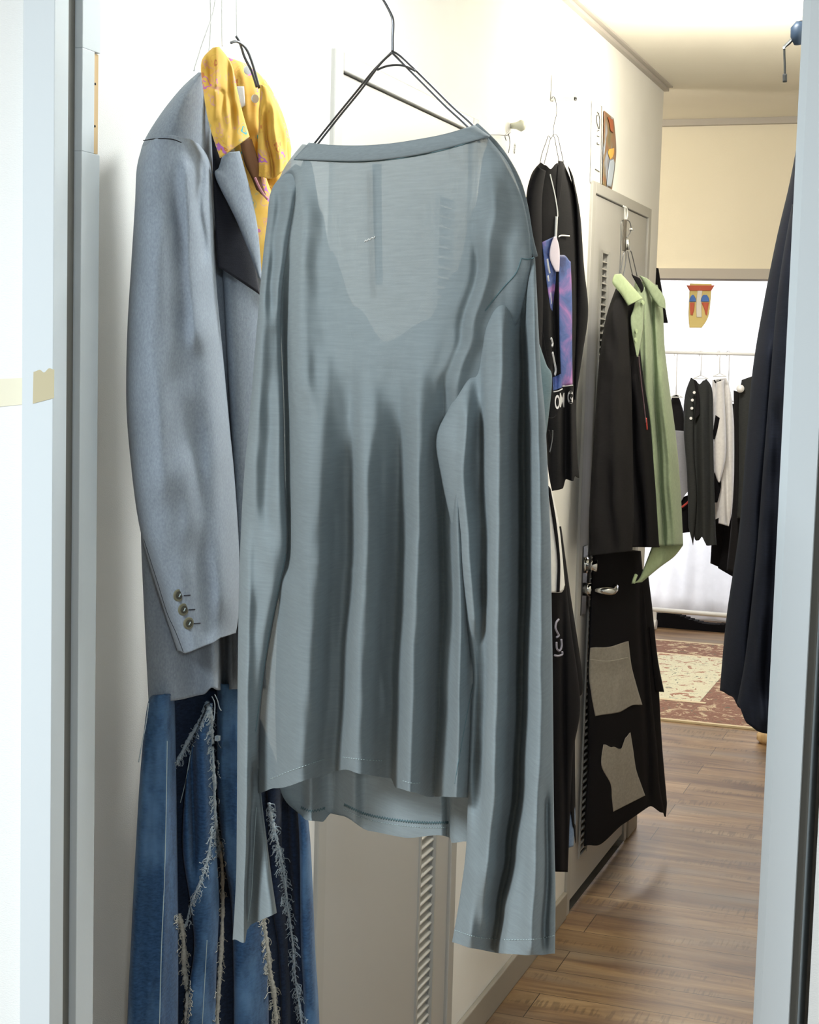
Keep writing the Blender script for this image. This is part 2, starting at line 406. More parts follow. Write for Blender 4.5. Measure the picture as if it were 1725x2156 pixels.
# doorway frame, left jamb
fr = struct(boxo('trim_4', [((-0.958, 1.447, 0), (XL, 1.474, 2.24)), ((-0.958, 1.474, 0), (-0.933, 1.501, 2.2)), ((-1.0, 1.501, 0), (XL, 1.538, 1.727)), ((-1.0, 1.501, 1.727), (-0.9335, 1.538, 1.835)), ((-1.0, 1.501, 1.835), (XL, 1.538, 2.2)),
    ((-0.9345, 1.501, 1.727), (XL, 1.526, 1.835))], M_FRAME, bevel=0.0008))
struct(boxo('trim_5', [((-0.9345, 1.476, 0), (-0.9285, 1.4995, 2.2))], M_GAP))
ply = boxo('wood_insert', [((-0.9348, 1.5265, 1.728), (-0.9225, 1.5375, 1.834))], M_PLY); tag(ply, 'bare wooden patch let into the left door jamb', 'wood patch')
bm = bmesh.new()
for z in (1.802, 1.757):
    bm = bmesh.new(); disc(bm, (-0.9226, 1.531, z), (1, 0, 0), 0.0014, 0.0006, 10); bmo('screw_hole', bm, M_DARK, ply)
# right jamb: bevelled face, shadow groove
bm = bmesh.new()
pr = [(-0.1665, 1.452), (-0.159, 1.447), (-0.134, 1.447), (-0.134, 1.462), (-0.1275, 1.462), (-0.1275, 1.54), (-0.1665, 1.54)]
lo = [bm.verts.new((x, y, 0)) for x, y in pr]; hi = [bm.verts.new((x, y, 2.24)) for x, y in pr]
bm.faces.new(lo[::-1]); bm.faces.new(hi)
for i in range(len(pr)): bm.faces.new((lo[i], lo[(i+1)%len(pr)], hi[(i+1)%len(pr)], hi[i]))
struct(bmo('trim_6', bm, M_FRAME))
struct(boxo('trim_7', [((-0.134, 1.4575, 0), (-0.1275, 1.4619, 2.24))], M_GAP))
struct(boxo('trim_8', [((-0.92, 1.447, 2.195), (-0.167, 1.538, 2.24))], M_FRAME))
tp = empty('tape_strip', (-0.97, 1.46, 1.50), 'beige strip of old tape across the left door casing and wall', 'tape')
PF = Plane((0, 1.4467, 0), (0, -1, 0)); PW = Plane((0, 1.4616, 0), (0, -1, 0))
M_TAPE = simple('tan tape residue', 'C7BE9E', 0.8); M_TAPE2 = simple('pale tape residue', 'EDE9D2', 0.8)
cloth('casing_piece', [(70.5, 783), (69, 850)], [(114.5, 778), (114, 838)], PF, M_TAPE, tp, T=0.0002, nu=14, nv=8, closed=False, solid=0, top=[(0, 0), (0.3, -3), (0.5, 4), (0.75, -4), (1, 0)])
cloth('wall_piece', [(-60, 800), (-60, 862)], [(66, 795), (66, 850)], PW, M_TAPE2, tp, T=0.0002, nu=14, nv=8, closed=False, solid=0)

# doors ----------------------------------------------------------
def door(n, y0, y1, zt, ly0, ly1, lz0, lz1):
    root = bpy.data.objects.new('door_%d' % n, None); COL.objects.link(root); root.location = (-1, (y0+y1)/2, 0); struct(root)
    x0 = -0.992
    boxo('door_frame', [((-1.05, y0-0.035, 0), (x0, y0, zt+0.03)), ((-1.05, y1, 0), (x0, y1+0.035, zt+0.03)), ((-1.05, y0, zt), (x0, y1, zt+0.03))], M_DFRAME, root, bevel=0.002)
    xd = -0.999; g = 0.0022
    boxo('door_panel', [((-1.04, y0+g, 0.028), (xd, ly0, zt-g)), ((-1.04, ly1, 0.028), (xd, y1-g, zt-g)), ((-1.04, ly0, 0.028), (xd, ly1, lz0)), ((-1.04, ly0, lz1), (xd, ly1, zt-g))], M_DOOR, root)
    bm = bmesh.new()
    for a, b in (((xd-0.002, ly0-0.004, lz0-0.004), (xd+0.004, ly0+0.003, lz1+0.004)), ((xd-0.002, ly1-0.003, lz0-0.004), (xd+0.006, ly1+0.004, lz1+0.004)), ((xd-0.002, ly0, lz0-0.004), (xd+0.004, ly1, lz0+0.003)), ((xd-0.002, ly0, lz1-0.003), (xd+0.004, ly1, lz1+0.004))): box(bm, a, b)
    bmo('louver_frame', bm, M_DFRAME, root)
    bm = bmesh.new(); z = lz0+0.012
    while z < lz1-0.012:
        q = [(-1.013, z+0.0065), (-1.0125, z+0.008), (xd+0.001, z+0.0022), (xd+0.001, z)]
        vs = [[bm.verts.new((x, y, zz)) for x, zz in q] for y in (ly0, ly1)]
        for k in range(4): bm.faces.new((vs[0][k], vs[0][(k+1)%4], vs[1][(k+1)%4], vs[1][k]))
        z += 0.0195
    bmo('louver_slats', bm, M_SLAT, root)
    boxo('inner_panel', [((-1.046, y0, 0.0), (-1.041, y1, zt))], M_DARK, root)
    return root
d1 = door(1, 2.405, 3.095, 1.972, 2.905, 2.995, 0.12, 1.83)
d2 = door(2, 4.175, 4.888, 1.967, 4.292, 4.372, 0.125, 1.822)
boxo('door_sill', [((-1.05, 4.175, 0.0), (-0.992, 4.888, 0.006))], M_CHROME, d2)
bm = bmesh.new()
box(bm, (-0.999, 4.2, 0.83), (-0.995, 4.25, 1.02))
bmo('handle_plate', bm, M_STEEL, d2)
bm = bmesh.new(); disc(bm, (-0.996, 4.225, 0.900), (1, 0, 0), 0.018, 0.022); 
tube(bm, [(-0.975, 4.225, 0.900), (-0.95, 4.225, 0.900), (-0.936, 4.228, 0.899), (-0.926, 4.236, 0.898), (-0.922, 4.25, 0.896), (-0.921, 4.27, 0.898), (-0.922, 4.285, 0.905)], [0.010, 0.010, 0.011, 0.011, 0.010, 0.010, 0.009], 12)
bmo('door_handle', bm, M_CHROME, d2, True)
bm = bmesh.new(); disc(bm, (-0.996, 4.225, 0.967), (1, 0, 0), 0.022, 0.006); disc(bm, (-0.991, 4.225, 0.967), (1, 0, 0), 0.017, 0.03)
bmo('deadbolt', bm, M_CHROME, d2, True)
boxo('hinge', [((-0.994, 4.882, 1.60), (-0.982, 4.897, 1.70))], M_STEEL, d2, bevel=0.003)

# lamps ----------------------------------------------------------
def lamp(loc, r, label):
    t = empty('ceiling_light', loc, label, 'ceiling light')
    bm = bmesh.new(); disc(bm, (loc[0], loc[1], loc[2]), (0, 0, -1), r*1.04, 0.012, 48); bmo('lamp_base', bm, M_WHITEP, t)
    bm = bmesh.new(); n = 40; rings = []
    for i in range(7):
        a = i/6*math.pi/2*0.97; rr = r*math.cos(a)**0.6; z = loc[2]-0.012-0.028*math.sin(a)
        rings.append([bm.verts.new((loc[0]+rr*math.cos(2*math.pi*k/n), loc[1]+rr*math.sin(2*math.pi*k/n), z)) for k in range(n)])
    for i in range(6):
        for k in range(n): bm.faces.new((rings[i][k], rings[i][(k+1)%n], rings[i+1][(k+1)%n], rings[i+1][k]))
    bm.faces.new(rings[-1]); bmo('diffuser', bm, M_LAMP, t, True)
lamp((-0.573, 3.85, CE), 0.095, 'round lit ceiling lamp above the far corridor door')

# window, curtain ------------------------------------------------
wn = bpy.data.objects.new('window_1', None); COL.objects.link(wn); wn.location = (-1.4, 9.55, 0.1); struct(wn)
boxo('window_frame', [((-3.2, 9.5, 0.12), (0.4, 9.56, 0.17)), ((-3.2, 9.5, 2.2), (0.4, 9.56, 2.26)), ((-3.2, 9.5, 0.12), (-3.14, 9.56, 2.26)), ((0.34, 9.5, 0.12), (0.4, 9.56, 2.26)), ((-1.45, 9.5, 0.12), (-1.41, 9.56, 2.26))], M_STEEL, wn)
boxo('glass_pane', [((-3.14, 9.525, 0.17), (0.34, 9.531, 2.2))], M_GLASS, wn)
struct(boxo('wall_window', [((-4.5, 9.5, 0), (-3.2, 9.6, CE)), ((0.4, 9.5, 0), (2.6, 9.6, CE)), ((-3.2, 9.5, 2.26), (0.4, 9.6, CE)), ((-3.2, 9.5, 0), (0.4, 9.6, 0.12))], M_WALL))
bm = bmesh.new(); n = 420; A = []; 
for i in range(n+1):
    x = -3.3+3.8*i/n; y = 9.38+0.022*math.sin(x*34)+0.012*math.sin(x*15+1)
    A.append([bm.verts.new((x, y+0.012*math.sin(z*3+x*9), z)) for z in (0.03, 0.5, 1.0, 1.5, 2.0, 2.364)])
for i in range(n):
    for k in range(5): bm.faces.new((A[i][k], A[i+1][k], A[i+1][k+1], A[i][k+1]))
cu = bmo('curtain', bm, M_CURT, None, True); tag(cu, 'sheer white curtain hanging across the far shop window', 'curtain')
bm = bmesh.new(); tube(bm, [(-3.4, 9.36, 2.378), (0.6, 9.36, 2.378)], 0.012, 10)
for x in (-3.3, 0.5): tube(bm, [(x, 9.36, 2.378), (x, 9.5, 2.378)], 0.008, 8)
cr_ = bmo('curtain_rail', bm, M_WHITEP, None, True); tag(cr_, 'white rail carrying the sheer curtain at the far window', 'curtain rail')

# ================================================================ far room
rg = empty('rug', (-1.5, 7.65, 0.0), 'red and cream patterned rug on the wooden floor of the far room', 'rug')
boxo('border', [((-3.0, 6.70, 0.001), (-0.80, 8.63, 0.008))], M_RUGB, rg)
boxo('field', [((-2.65, 7.10, 0.0085), (-1.12, 8.22, 0.0095))], M_RUGF, rg)
boxo('edge_binding', [((-3.03, 6.675, 0.001), (-0.775, 6.70, 0.009)), ((-3.03, 8.63, 0.001), (-0.775, 8.655, 0.009)), ((-0.80, 6.70, 0.001), (-0.775, 8.63, 0.009)), ((-3.03, 6.70, 0.001), (-3.0, 8.63, 0.009)),
    ((-2.68, 7.07, 0.0085), (-1.09, 7.10, 0.0096)), ((-2.68, 8.22, 0.0085), (-1.09, 8.25, 0.0096))], M_RUGE, rg)
st = empty('stool', (-0.73, 6.47, 0), 'low round wooden stool foot peeking out beside the rug', 'stool')
bm = bmesh.new(); tube(bm, [(-0.735, 6.47, 0.0), (-0.735, 6.47, 0.015), (-0.735, 6.47, 0.035), (-0.735, 6.47, 0.05)], [0.035, 0.048, 0.048, 0.035], 20)
bmo('stool_foot', bm, M_PLY, st, True)
bm = bmesh.new(); tube(bm, [(-0.735, 6.47, 0.05), (-0.73, 6.47, 0.35)], 0.018, 14); tube(bm, [(-0.73, 6.47, 0.35), (-0.73, 6.47, 0.38)], [0.14, 0.14], 28)
bmo('stool_seat', bm, M_PLY, st, True)
# rolling garment rack
P9 = Plane((0, 9.0, 0), (0, -1, 0))
rk = empty('garment_rack', (-1.4, 9.0, 0), 'white metal rolling clothes rack in front of the far curtain', 'garment rack')
bm = bmesh.new()
tube(bm, [(-2.3, 9.0, 1.595), (-0.7, 9.0, 1.595)], 0.009, 10); bmo('top_rail', bm, M_WHITEP, rk, True)
bm = bmesh.new(); tube(bm, [(-2.3, 9.0, 0.118), (-0.7, 9.0, 0.118)], 0.014, 10); bmo('bottom_rail', bm, M_WHITEP, rk, True)
for x in (-2.3, -0.7):
    bm = bmesh.new(); tube(bm, [(x, 9.0, 0.1), (x, 9.0, 1.6)], 0.012, 10); bmo('post', bm, M_WHITEP, rk, True)
for x in (-2.3, -1.70, -0.7):
    bm = bmesh.new(); disc(bm, (x-0.012, 9.0, 0.032), (1, 0, 0), 0.03, 0.024); box(bm, (x-0.01, 8.99, 0.055), (x+0.01, 9.01, 0.11)); bmo('caster', bm, M_WHITEP, rk)
bm = bmesh.new(); pts = []
for i in range(30):
    t = i/29; pts.append((-1.78+0.75*t, 9.12, 0.03+0.035*math.sin(t*9)*(1-t)+0.01))
for a, b in zip(pts, pts[1:]): box(bm, (a[0], 9.10, 0.001), (b[0], 9.17, a[2]+0.02))
tag(bmo('cloth_bundle', bm, M_BLACK, None), 'low black cloth lying on the floor under the clothes rack', 'cloth')
# banner on the curtain (plain generic pattern)
PB = Plane((0, 9.30, 0), (0, -1, 0))
bn = empty('wall_banner', (-1.62, 9.3, 1.9), 'small red, yellow and blue banner hanging before the white curtain', 'banner')
M_B1 = simple('banner red', 'DB6F52', 0.8); M_B2 = simple('banner yellow', 'F2DB8C', 0.8); M_B3 = simple('banner blue', '5C86CF', 0.8); M_B4 = simple('banner cream', 'FBF6E4', 0.8)
cloth('banner_field', [(1453, 597), (1450, 660), (1452, 690)], [(1499, 598), (1493, 662), (1478, 690)], PB, M_B2, bn, T=0.003, nu=20, nv=20)
cloth('top_band', [(1446, 601), (1452, 612)], [(1505, 601), (1498, 612)], PB, M_B1, bn, T=0.003, nu=16, nv=6, off=0.006)
cloth('centre_panel', [(1470, 605), (1466, 640), (1467, 668)], [(1480, 605), (1478, 640), (1478, 668)], PB, M_B4, bn, T=0.003, nu=10, nv=16, off=0.006)
for x0, x1, s in ((1452, 1466, 0), (1476, 1494, 1)):
    cloth('blue_dome', [(x0+5, 621), (x0+1, 628), (x0, 635)], [(x1-5, 621), (x1-1, 628), (x1, 635)], PB, M_B3, bn, T=0.003, nu=10, nv=8, off=0.009)
    cloth('red_stripe', [(x0+1, 637), (x0+1+s*6, 650), (x0+2+s*8, 662)], [(x1-3+s*2, 637), (x1-4+s, 650), (x1-7+s*2, 664)], PB, M_B1, bn, T=0.003, nu=8, nv=8, off=0.009)
# garments on the rack
def hanger_small(pl, cx, cy, w, rodx, rody, label, mat=None):
    h = empty('clothes_hanger', pl.at(cx, cy), label, 'hanger', 'hangers on the far rack')
    wires('hanger_wire', pl, [([(rodx-3, rody+7), (rodx-4, rody), (rodx, rody-4), (rodx+4, rody), (rodx+2, rody+10), (cx, cy)], 0.0), ([(cx-w, cy+w*0.45), (cx, cy)], 0.0), ([(cx, cy), (cx+w, cy+w*0.45)], 0.0), ([(cx-w, cy+w*0.45), (cx+w, cy+w*0.45)], 0.0)], 0.003, mat or M_WHITEP, h, n=16, sides=6)
    return h
hanger_small(P9, 1476, 790, 16, 1476, 743, 'white hanger holding the charcoal henley shirt on the far rack')
hanger_small(P9, 1516, 786, 14, 1514, 743, 'white hanger holding the white jacket on the far rack')
hanger_small(P9, 1424, 830, 14, 1424, 743, 'white hanger holding the two-tone top on the far rack')
PR1 = Plane((0, 9.08, 0), (0, -1, 0)); PR2 = Plane((0, 8.94, 0), (0, -1, 0)); PR3 = Plane((0, 9.22, 0), (0, -1, 0))
g = empty('two_tone_top', P9.at(1430, 900), 'black and grey top with red edge, left of the charcoal henley shirt', 'shirt')
cloth('upper_body', [(1415, 835), (1408, 870), (1405, 912)], [(1428, 830), (1438, 860), (1452, 912)], PR1, M_BLACK2, g, T=0.03, nu=16, nv=16)
cloth('grey_sleeve', [(1405, 905), (1410, 980), (1425, 1070)], [(1448, 908), (1454, 980), (1460, 1030)], PR1, M_LGREY, g, T=0.03, nu=20, nv=30, off=0.02, hem=[(0, 0), (0.6, -8), (1, 0)])
wire('red_piping', PR1, [(1462, 1022), (1460, 1032), (1453, 1045), (1450, 1056), (1436, 1068)], 0.006, M_RED, g, off=0.05, sides=6)
cloth('lower_body', [(1405, 1060), (1415, 1125)], [(1455, 1040), (1456, 1120)], PR1, M_BLACK, g, T=0.03, nu=16, nv=12)
g = empty('henley_shirt', PR2.at(1480, 900), 'charcoal long-sleeved henley shirt with white buttons on the far rack', 'shirt')
cloth('body', [(1455, 795), (1443, 830), (1440, 880), (1450, 960), (1455, 1060), (1462, 1130), (1470, 1138)], [(1488, 798), (1500, 820), (1502, 880), (1503, 960), (1506, 1060), (1508, 1125), (1510, 1148)], PR2, M_CHAR, g, T=0.05, nu=50, nv=60,
      folds=[([(1480, 900), (1483, 1140)], 7, 0.02), ([(1465, 880), (1470, 1130)], 6, -0.02), ([(1494, 830), (1497, 1100)], 5, -0.015)], top=[(0, 0), (0.25, 4), (0.55, 12), (0.85, 3), (1, 0)], hem=[(0, 0), (0.3, -14), (0.45, 6), (1, 0)])
cloth('sleeve', [(1447, 830), (1440, 900), (1447, 1000), (1450, 1110)], [(1462, 850), (1462, 950), (1468, 1050), (1460, 1148)], PR2, M_CHAR, g, T=0.03, nu=20, nv=40, off=0.04)
cloth('placket', [(1461, 800), (1466, 830), (1462, 885)], [(1467, 802), (1473, 835), (1474, 872)], PR2, M_BLACK2, g, T=0.004, nu=8, nv=20, off=0.062)
for x, y in ((1467, 826), (1463, 842), (1462, 859), (1460, 880)):
    bm = bmesh.new(); disc(bm, PR2.at(x, y)+Vector((0, -0.072, 0)), (0, -1, 0), 0.008, 0.004, 12); bmo('button', bm, M_WHITEP, g)
g = empty('white_jacket', PR1.at(1520, 900), 'white jacket with black panels hanging right of the charcoal henley shirt', 'jacket')
cloth('body', [(1500, 800), (1498, 850), (1500, 900), (1502, 1000), (1503, 1060), (1508, 1100)], [(1530, 795), (1540, 830), (1546, 900), (1546, 1000), (1545, 1060), (1535, 1108)], PR1, M_WHITE, g, T=0.05, nu=40, nv=50, folds=[([(1528, 830), (1532, 1090)], 5, -0.03), ([(1510, 830), (1510, 1090)], 6, -0.02)])
cloth('sleeve', [(1508, 805), (1504, 870), (1503, 980), (1512, 1015)], [(1524, 800), (1528, 880), (1529, 960), (1516, 1016)], PR1, M_WHITE, g, T=0.04, nu=20, nv=30, off=0.06)
cloth('black_panel', [(1507, 874), (1503, 900), (1501, 925)], [(1516, 880), (1511, 905), (1505, 925)], PR1, M_BLACK, g, T=0.003, nu=8, nv=10, off=0.10)
cloth('black_hem_panel', [(1500, 990), (1500, 1020), (1502, 1058)], [(1508, 1000), (1519, 1018), (1511, 1058)], PR1, M_BLACK, g, T=0.003, nu=8, nv=10, off=0.07)
cloth('lower_cuff', [(1506, 1094), (1509, 1104)], [(1514, 1090), (1513, 1104)], PR1, M_BLACK, g, T=0.003, nu=6, nv=6, off=0.07)
wire('collar_cord', PR1, [(1504, 800), (1509, 806), (1518, 800)], 0.004, M_BLACK, g, off=0.07, sides=6)
g = empty('black_trousers', PR3.at(1520, 1120), 'black trousers hanging behind the white jacket on the far rack', 'trousers')
cloth('trouser_leg', [(1506, 850), (1500, 1100), (1496, 1186)], [(1530, 850), (1530, 1100), (1528, 1200)], Plane((0, 9.25, 0), (0, -1, 0)), M_BLACK, g, T=0.03, nu=20, nv=30)
cloth('trouser_leg', [(1524, 850), (1524, 1100), (1512, 1196)], [(1560, 850), (1560, 1100), (1545, 1215)], PR3, M_BLACK, g, T=0.04, nu=20, nv=30, off=-0.02)
hanger_small(Plane((0, 9.21, 0), (0, -1, 0)), 1534, 840, 14, 1534, 743, 'white hanger behind the white jacket holding the black trousers')
g = empty('dark_coat', PR2.at(1565, 900), 'dark grey-green coat at the right end of the far rack', 'coat')
cloth('coat_body', [(1545, 822), (1546, 900), (1546, 1000), (1540, 1100), (1530, 1200)], [(1572, 830), (1600, 840), (1610, 1000), (1610, 1100), (1610, 1230)], PR2, M_BLACK2, g, T=0.05, nu=30, nv=40, folds=[([(1562, 840), (1560, 1180)], 5, -0.03)])
cloth('sleeve', [(1562, 800), (1556, 850), (1556, 1000), (1552, 1090)], [(1590, 790), (1600, 850), (1600, 1000), (1600, 1100)], PR2, M_CHAR, g, T=0.05, nu=30, nv=40, off=0.06)
bm = bmesh.new(); tube(bm, [PR2.at(1566, 818)+Vector((0, -0.12, 0)), PR2.at(1566, 818)+Vector((0, -0.13, 0))], [0.022, 0.022], 16); bmo('badge', bm, M_WHITEP, g, True)

# ================================================================ left wall, near part
PJ = Plane((-0.965, 1.63, 0), (0.90, -0.43, 0))
NJ = PJ.n
jk = empty('suit_jacket', PJ.at(430, 800), 'grey-blue suit jacket hanging on the left wall just inside the doorway', 'jacket')
cloth('jacket_body', [(400, 190), (335, 300), (305, 500), (292, 800), (296, 1100), (304, 1300), (313, 1479)], [(440, 190), (500, 330), (530, 560), (535, 800), (530, 1100), (520, 1300), (520, 1449)], PJ, M_SUIT, jk, T=0.035, Tb=0.02, nu=70, nv=90,
      folds=[([(452, 1300), (452, 1470)], (26, 7), 0.035), ([(470, 1330), (472, 1470)], 10, -0.03), ([(360, 1360), (362, 1480)], 30, 0.006)], hem=[(0, 0), (0.3, 4), (0.55, 0), (0.64, -12), (0.72, -4), (1, 0)])
cloth('shoulder', [(418, 152), (382, 185), (338, 240), (302, 300), (292, 345)], [(432, 152), (440, 200), (444, 250), (448, 320), (450, 360)], PJ, M_SUIT, jk, T=0.045, Tb=0.02, nu=50, nv=40, off=0.03, folds=[([(385, 200), (380, 340)], 40, 0.008)])
js_ = cloth('sleeve', [(300, 292), (288, 345), (284, 430), (276, 560), (268, 700), (266, 850), (276, 980), (292, 1100), (318, 1200), (350, 1300), (374, 1371)],
      [(420, 292), (446, 345), (450, 450), (456, 600), (470, 750), (484, 900), (494, 1000), (503, 1130), (505, 1200), (503, 1290), (497, 1333)], PJ, M_SUIT, jk, T=0.075, Tb=0.03, nu=90, nv=140, off=0.045, prof=0.42,
      folds=[([(395, 370), (400, 520), (412, 700)], (16, 30), 0.012, 60), ([(425, 360), (418, 430), (430, 520)], 9, -0.012, 40), ([(372, 470), (380, 650)], 18, -0.006), ([(340, 500), (330, 800), (345, 1000)], 30, 0.006),
             ([(440, 700), (455, 1000), (470, 1250)], 26, 0.010), ([(405, 900), (425, 1100), (440, 1300)], 22, -0.008), ([(390, 1000), (400, 1100)], 30, 0.006)], noise=0.004, nsc=40, hem=[(0, 0), (0.15, 10), (0.6, 6), (0.75, 0), (1, 0)], top=[(0, 16), (0.25, 0), (0.5, -8), (0.8, 0), (1, 10)])
cloth('front_panel', [(462, 470), (470, 600), (480, 800), (490, 1000), (495, 1200), (500, 1440)], [(535, 470), (552, 600), (560, 800), (560, 1000), (560, 1200), (560, 1450)], PJ, M_SUIT, jk, T=0.02, nu=30, nv=60, off=0.035)
cloth('lining', [(436, 180), (446, 300), (450, 420), (458, 560)], [(446, 200), (480, 330), (520, 450), (548, 620)], PJ, M_LINING, jk, T=0.004, nu=24, nv=40, off=0.068)
cloth('lapel', [(470, 322), (461, 352), (454, 374), (500, 470), (545, 585)], [(505, 318), (522, 380), (536, 440), (545, 500), (552, 590)], PJ, M_SUIT, jk, T=0.008, nu=30, nv=50, off=0.085)
wire('sleeve_seam', PJ, [(302, 296), (330, 292), (362, 293), (382, 300)], 0.0006, M_LINING, jk, off=0.1, n=30, sides=6, on=[js_])
wire('cuff_seam', PJ, [(303, 1135), (330, 1220), (352, 1290), (370, 1330), (386, 1372)], 0.0005, M_LINING, jk, off=0.1, sides=6, on=[js_])
M_BUT = simple('brown horn button', '6E6C58', 0.3); M_BUTD = simple('dark horn button centre', '3B3A30', 0.4)
for x, y in ((375, 1253), (385, 1283), (396, 1312)):
    b = bmesh.new(); c = hit(bvh_of([js_]), PJ, x, y, 0.1, 0.0002)
    disc(b, c, NJ, 0.0072, 0.0022, 28); bo = bmo('button', b, M_BUT, jk, bevel=0.0006)
    b = bmesh.new(); disc(b, c+NJ*0.0022, NJ, 0.0046, 0.0004, 20); bmo('button_recess', b, M_BUTD, bo)
    b = bmesh.new()
    e1 = Vector((0, 0, 1)); e2 = NJ.cross(e1).normalized()
    tube(b, [c+NJ*0.003+e1*0.0018-e2*0.001, c+NJ*0.0036, c+NJ*0.003-e1*0.0018+e2*0.001], 0.0005, 6); bmo('button_thread', b, M_THREADL, bo)
    wire('buttonhole', PJ, [(x+12, y+1), (x+26, y)], 0.0007, M_LINING, jk, off=0.1, n=6, sides=5, on=[js_])
# hanger wires of the jacket (thin white)
hj = empty('clothes_hanger', PJ.at(450, 60), 'thin white wire hanger above the suit jacket', 'hanger')
wires('hanger_wire', PJ, [([(458, -60), (450, 20), (425, 95), (408, 150)], 0.03), ([(468, -60), (467, 40), (468, 98)], 0.03), ([(440, -60), (444, 40), (440, 110)], 0.03)], 0.0009, M_WHITEP, hj, n=20, sides=6)
# yellow floral shirt under the jacket
PY = Plane(PJ.o, PJ.n)
ys = empty('floral_shirt', PY.at(520, 260), 'yellow shirt with pink floral print layered with the suit jacket', 'shirt')
cloth('shirt_back', [(452, 112), (470, 180), (500, 260), (530, 330), (545, 400), (548, 520)], [(520, 134), (560, 170), (592, 230), (612, 300), (612, 350), (600, 560)], PY, M_YEL, ys, T=0.02, nu=40, nv=60, off=0.03,
      folds=[([(552, 230), (560, 330)], 7, -0.018), ([(540, 350), (555, 520)], 10, -0.02)], noise=0.006, nsc=18)
cloth('left_collar', [(448, 100), (424, 130), (428, 190), (440, 260), (463, 333)], [(462, 98), (488, 135), (500, 190), (512, 240), (526, 288)], PY, M_YEL, ys, T=0.012, nu=36, nv=50, off=0.115,
      folds=[([(455, 130), (452, 200)], 10, 0.008), ([(480, 150), (490, 260)], 8, -0.007), ([(445, 180), (470, 195)], 6, -0.005)], noise=0.004, nsc=14)
cloth('right_collar', [(548, 178), (546, 240), (543, 300), (541, 372)], [(562, 182), (590, 240), (603, 290), (606, 355)], PY, M_YEL, ys, T=0.014, nu=36, nv=44, off=0.075, hem=[(0, 0), (0.5, 12), (1, 0)],
      folds=[([(560, 280), (574, 360)], 5, -0.01), ([(578, 270), (590, 350)], 6, 0.008)], noise=0.004, nsc=12)
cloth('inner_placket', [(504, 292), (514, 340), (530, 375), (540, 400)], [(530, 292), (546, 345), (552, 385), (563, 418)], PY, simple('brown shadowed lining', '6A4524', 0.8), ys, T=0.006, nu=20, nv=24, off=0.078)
cloth('lower_front', [(488, 282), (508, 400), (520, 480), (530, 560)], [(560, 372), (575, 420), (585, 500), (590, 600)], PY, M_YEL, ys, T=0.01, nu=24, nv=30, off=0.052)
wire('pink_edge', PY, [(537, 374), (545, 392), (554, 408), (563, 419)], 0.0014, M_PINK, ys, off=0.09, n=14, sides=6)
for x, y in ((520, 148), (536, 208)):
    b = bmesh.new(); disc(b, PY.at(x, y, 0.065), NJ, 0.005, 0.002, 20); bmo('button', b, M_WHITEP, ys)
cloth('neck_label', [(497, 182), (502, 230)], [(514, 182), (517, 222)], PY, M_WHITE, ys, T=0.002, nu=8, nv=10, off=0.062)
hy = empty('clothes_hanger', PY.at(520, 80), 'bent steel wire hanger inside the yellow floral shirt', 'hanger')
wires('hanger_wire', PY, [([(497, 76), (505, 90), (515, 120), (530, 150), (541, 184)], 0.07), ([(486, 90), (500, 88), (518, 102), (532, 135), (546, 186)], 0.075)], 0.0016, M_STEEL, hy, n=24)
wires('hanger_hook', PY, [([(498, -60), (498, 30), (499, 80)], 0.07)], 0.0008, M_WHITEP, hy, n=24)

# frayed jeans
PD = Plane((-0.968, 1.64, 0), (0.93, -0.37, 0)); ND = PD.n
jn = empty('frayed_jeans', PD.at(470, 1900), 'blue jeans with frayed off-white seams hanging under the suit jacket', 'jeans')
YB = 2620
JEANS = []
def leg(name, L, R, off, folds, mat=M_DENIM, T=0.02, **k):
    JEANS.append(None); JEANS[-1] = cloth(name, L, R, PD, mat, jn, T=T, nu=40, nv=90, off=off, folds=folds, noise=0.004, nsc=30, **k); return JEANS[-1]
leg('denim_base', [(330, 1440), (330, 1700), (330, 2000), (330, YB)], [(520, 1440), (610, 1700), (640, 2000), (650, YB)], 0.0, [], M_DENIMD, T=0.01)
leg('left_panel', [(330, 1462), (311, 1482), (296, 1620), (285, 1800), (276, 1980), (268, 2156), (255, YB)], [(364, 1462), (368, 1482), (371, 1620), (374, 1800), (376, 1980), (376, 2156), (376, YB)], 0.02,
    [([(352, 1600), (346, 1900), (338, 2156)], 8, 0.008), ([(320, 1500), (300, 2156)], 14, -0.006)], T=0.035)
leg('second_panel', [(440, 1480), (408, 1560), (392, 1640), (384, 1780), (400, 1900), (408, 2000), (392, 2156), (392, YB)], [(448, 1480), (446, 1560), (452, 1640), (456, 1780), (462, 1900), (458, 2000), (454, 2156), (454, YB)], 0.022,
    [([(404, 1600), (408, 1800)], 8, -0.012), ([(430, 1560), (434, 1750)], 12, 0.008)], T=0.016)
leg('third_panel', [(456, 1440), (456, 1560), (456, 1660), (470, 1800), (486, 1900), (490, 2000), (492, 2156), (490, YB)], [(520, 1440), (520, 1560), (520, 1660), (530, 1800), (546, 1900), (560, 2000), (566, 2156), (560, YB)], 0.015,
    [([(500, 1560), (500, 1760)], 10, 0.012), ([(480, 1900), (478, 2156)], 9, -0.012)], T=0.022)
leg('fourth_panel', [(560, 1640), (566, 1760), (572, 1900), (586, 2000), (592, 2156), (600, YB)], [(620, 1640), (632, 1760), (640, 1900), (650, 2000), (656, 2156), (660, YB)], 0.008,
    [([(600, 1700), (620, 2156)], 12, -0.02)], M_DENIMD, T=0.012)
leg('right_panel', [(620, 1640), (630, 1760), (632, 1900), (634, 2000), (640, 2156), (640, YB)], [(636, 1640), (651, 1740), (658, 1850), (664, 2000), (673, 2156), (690, YB)], 0.02, [], T=0.02)
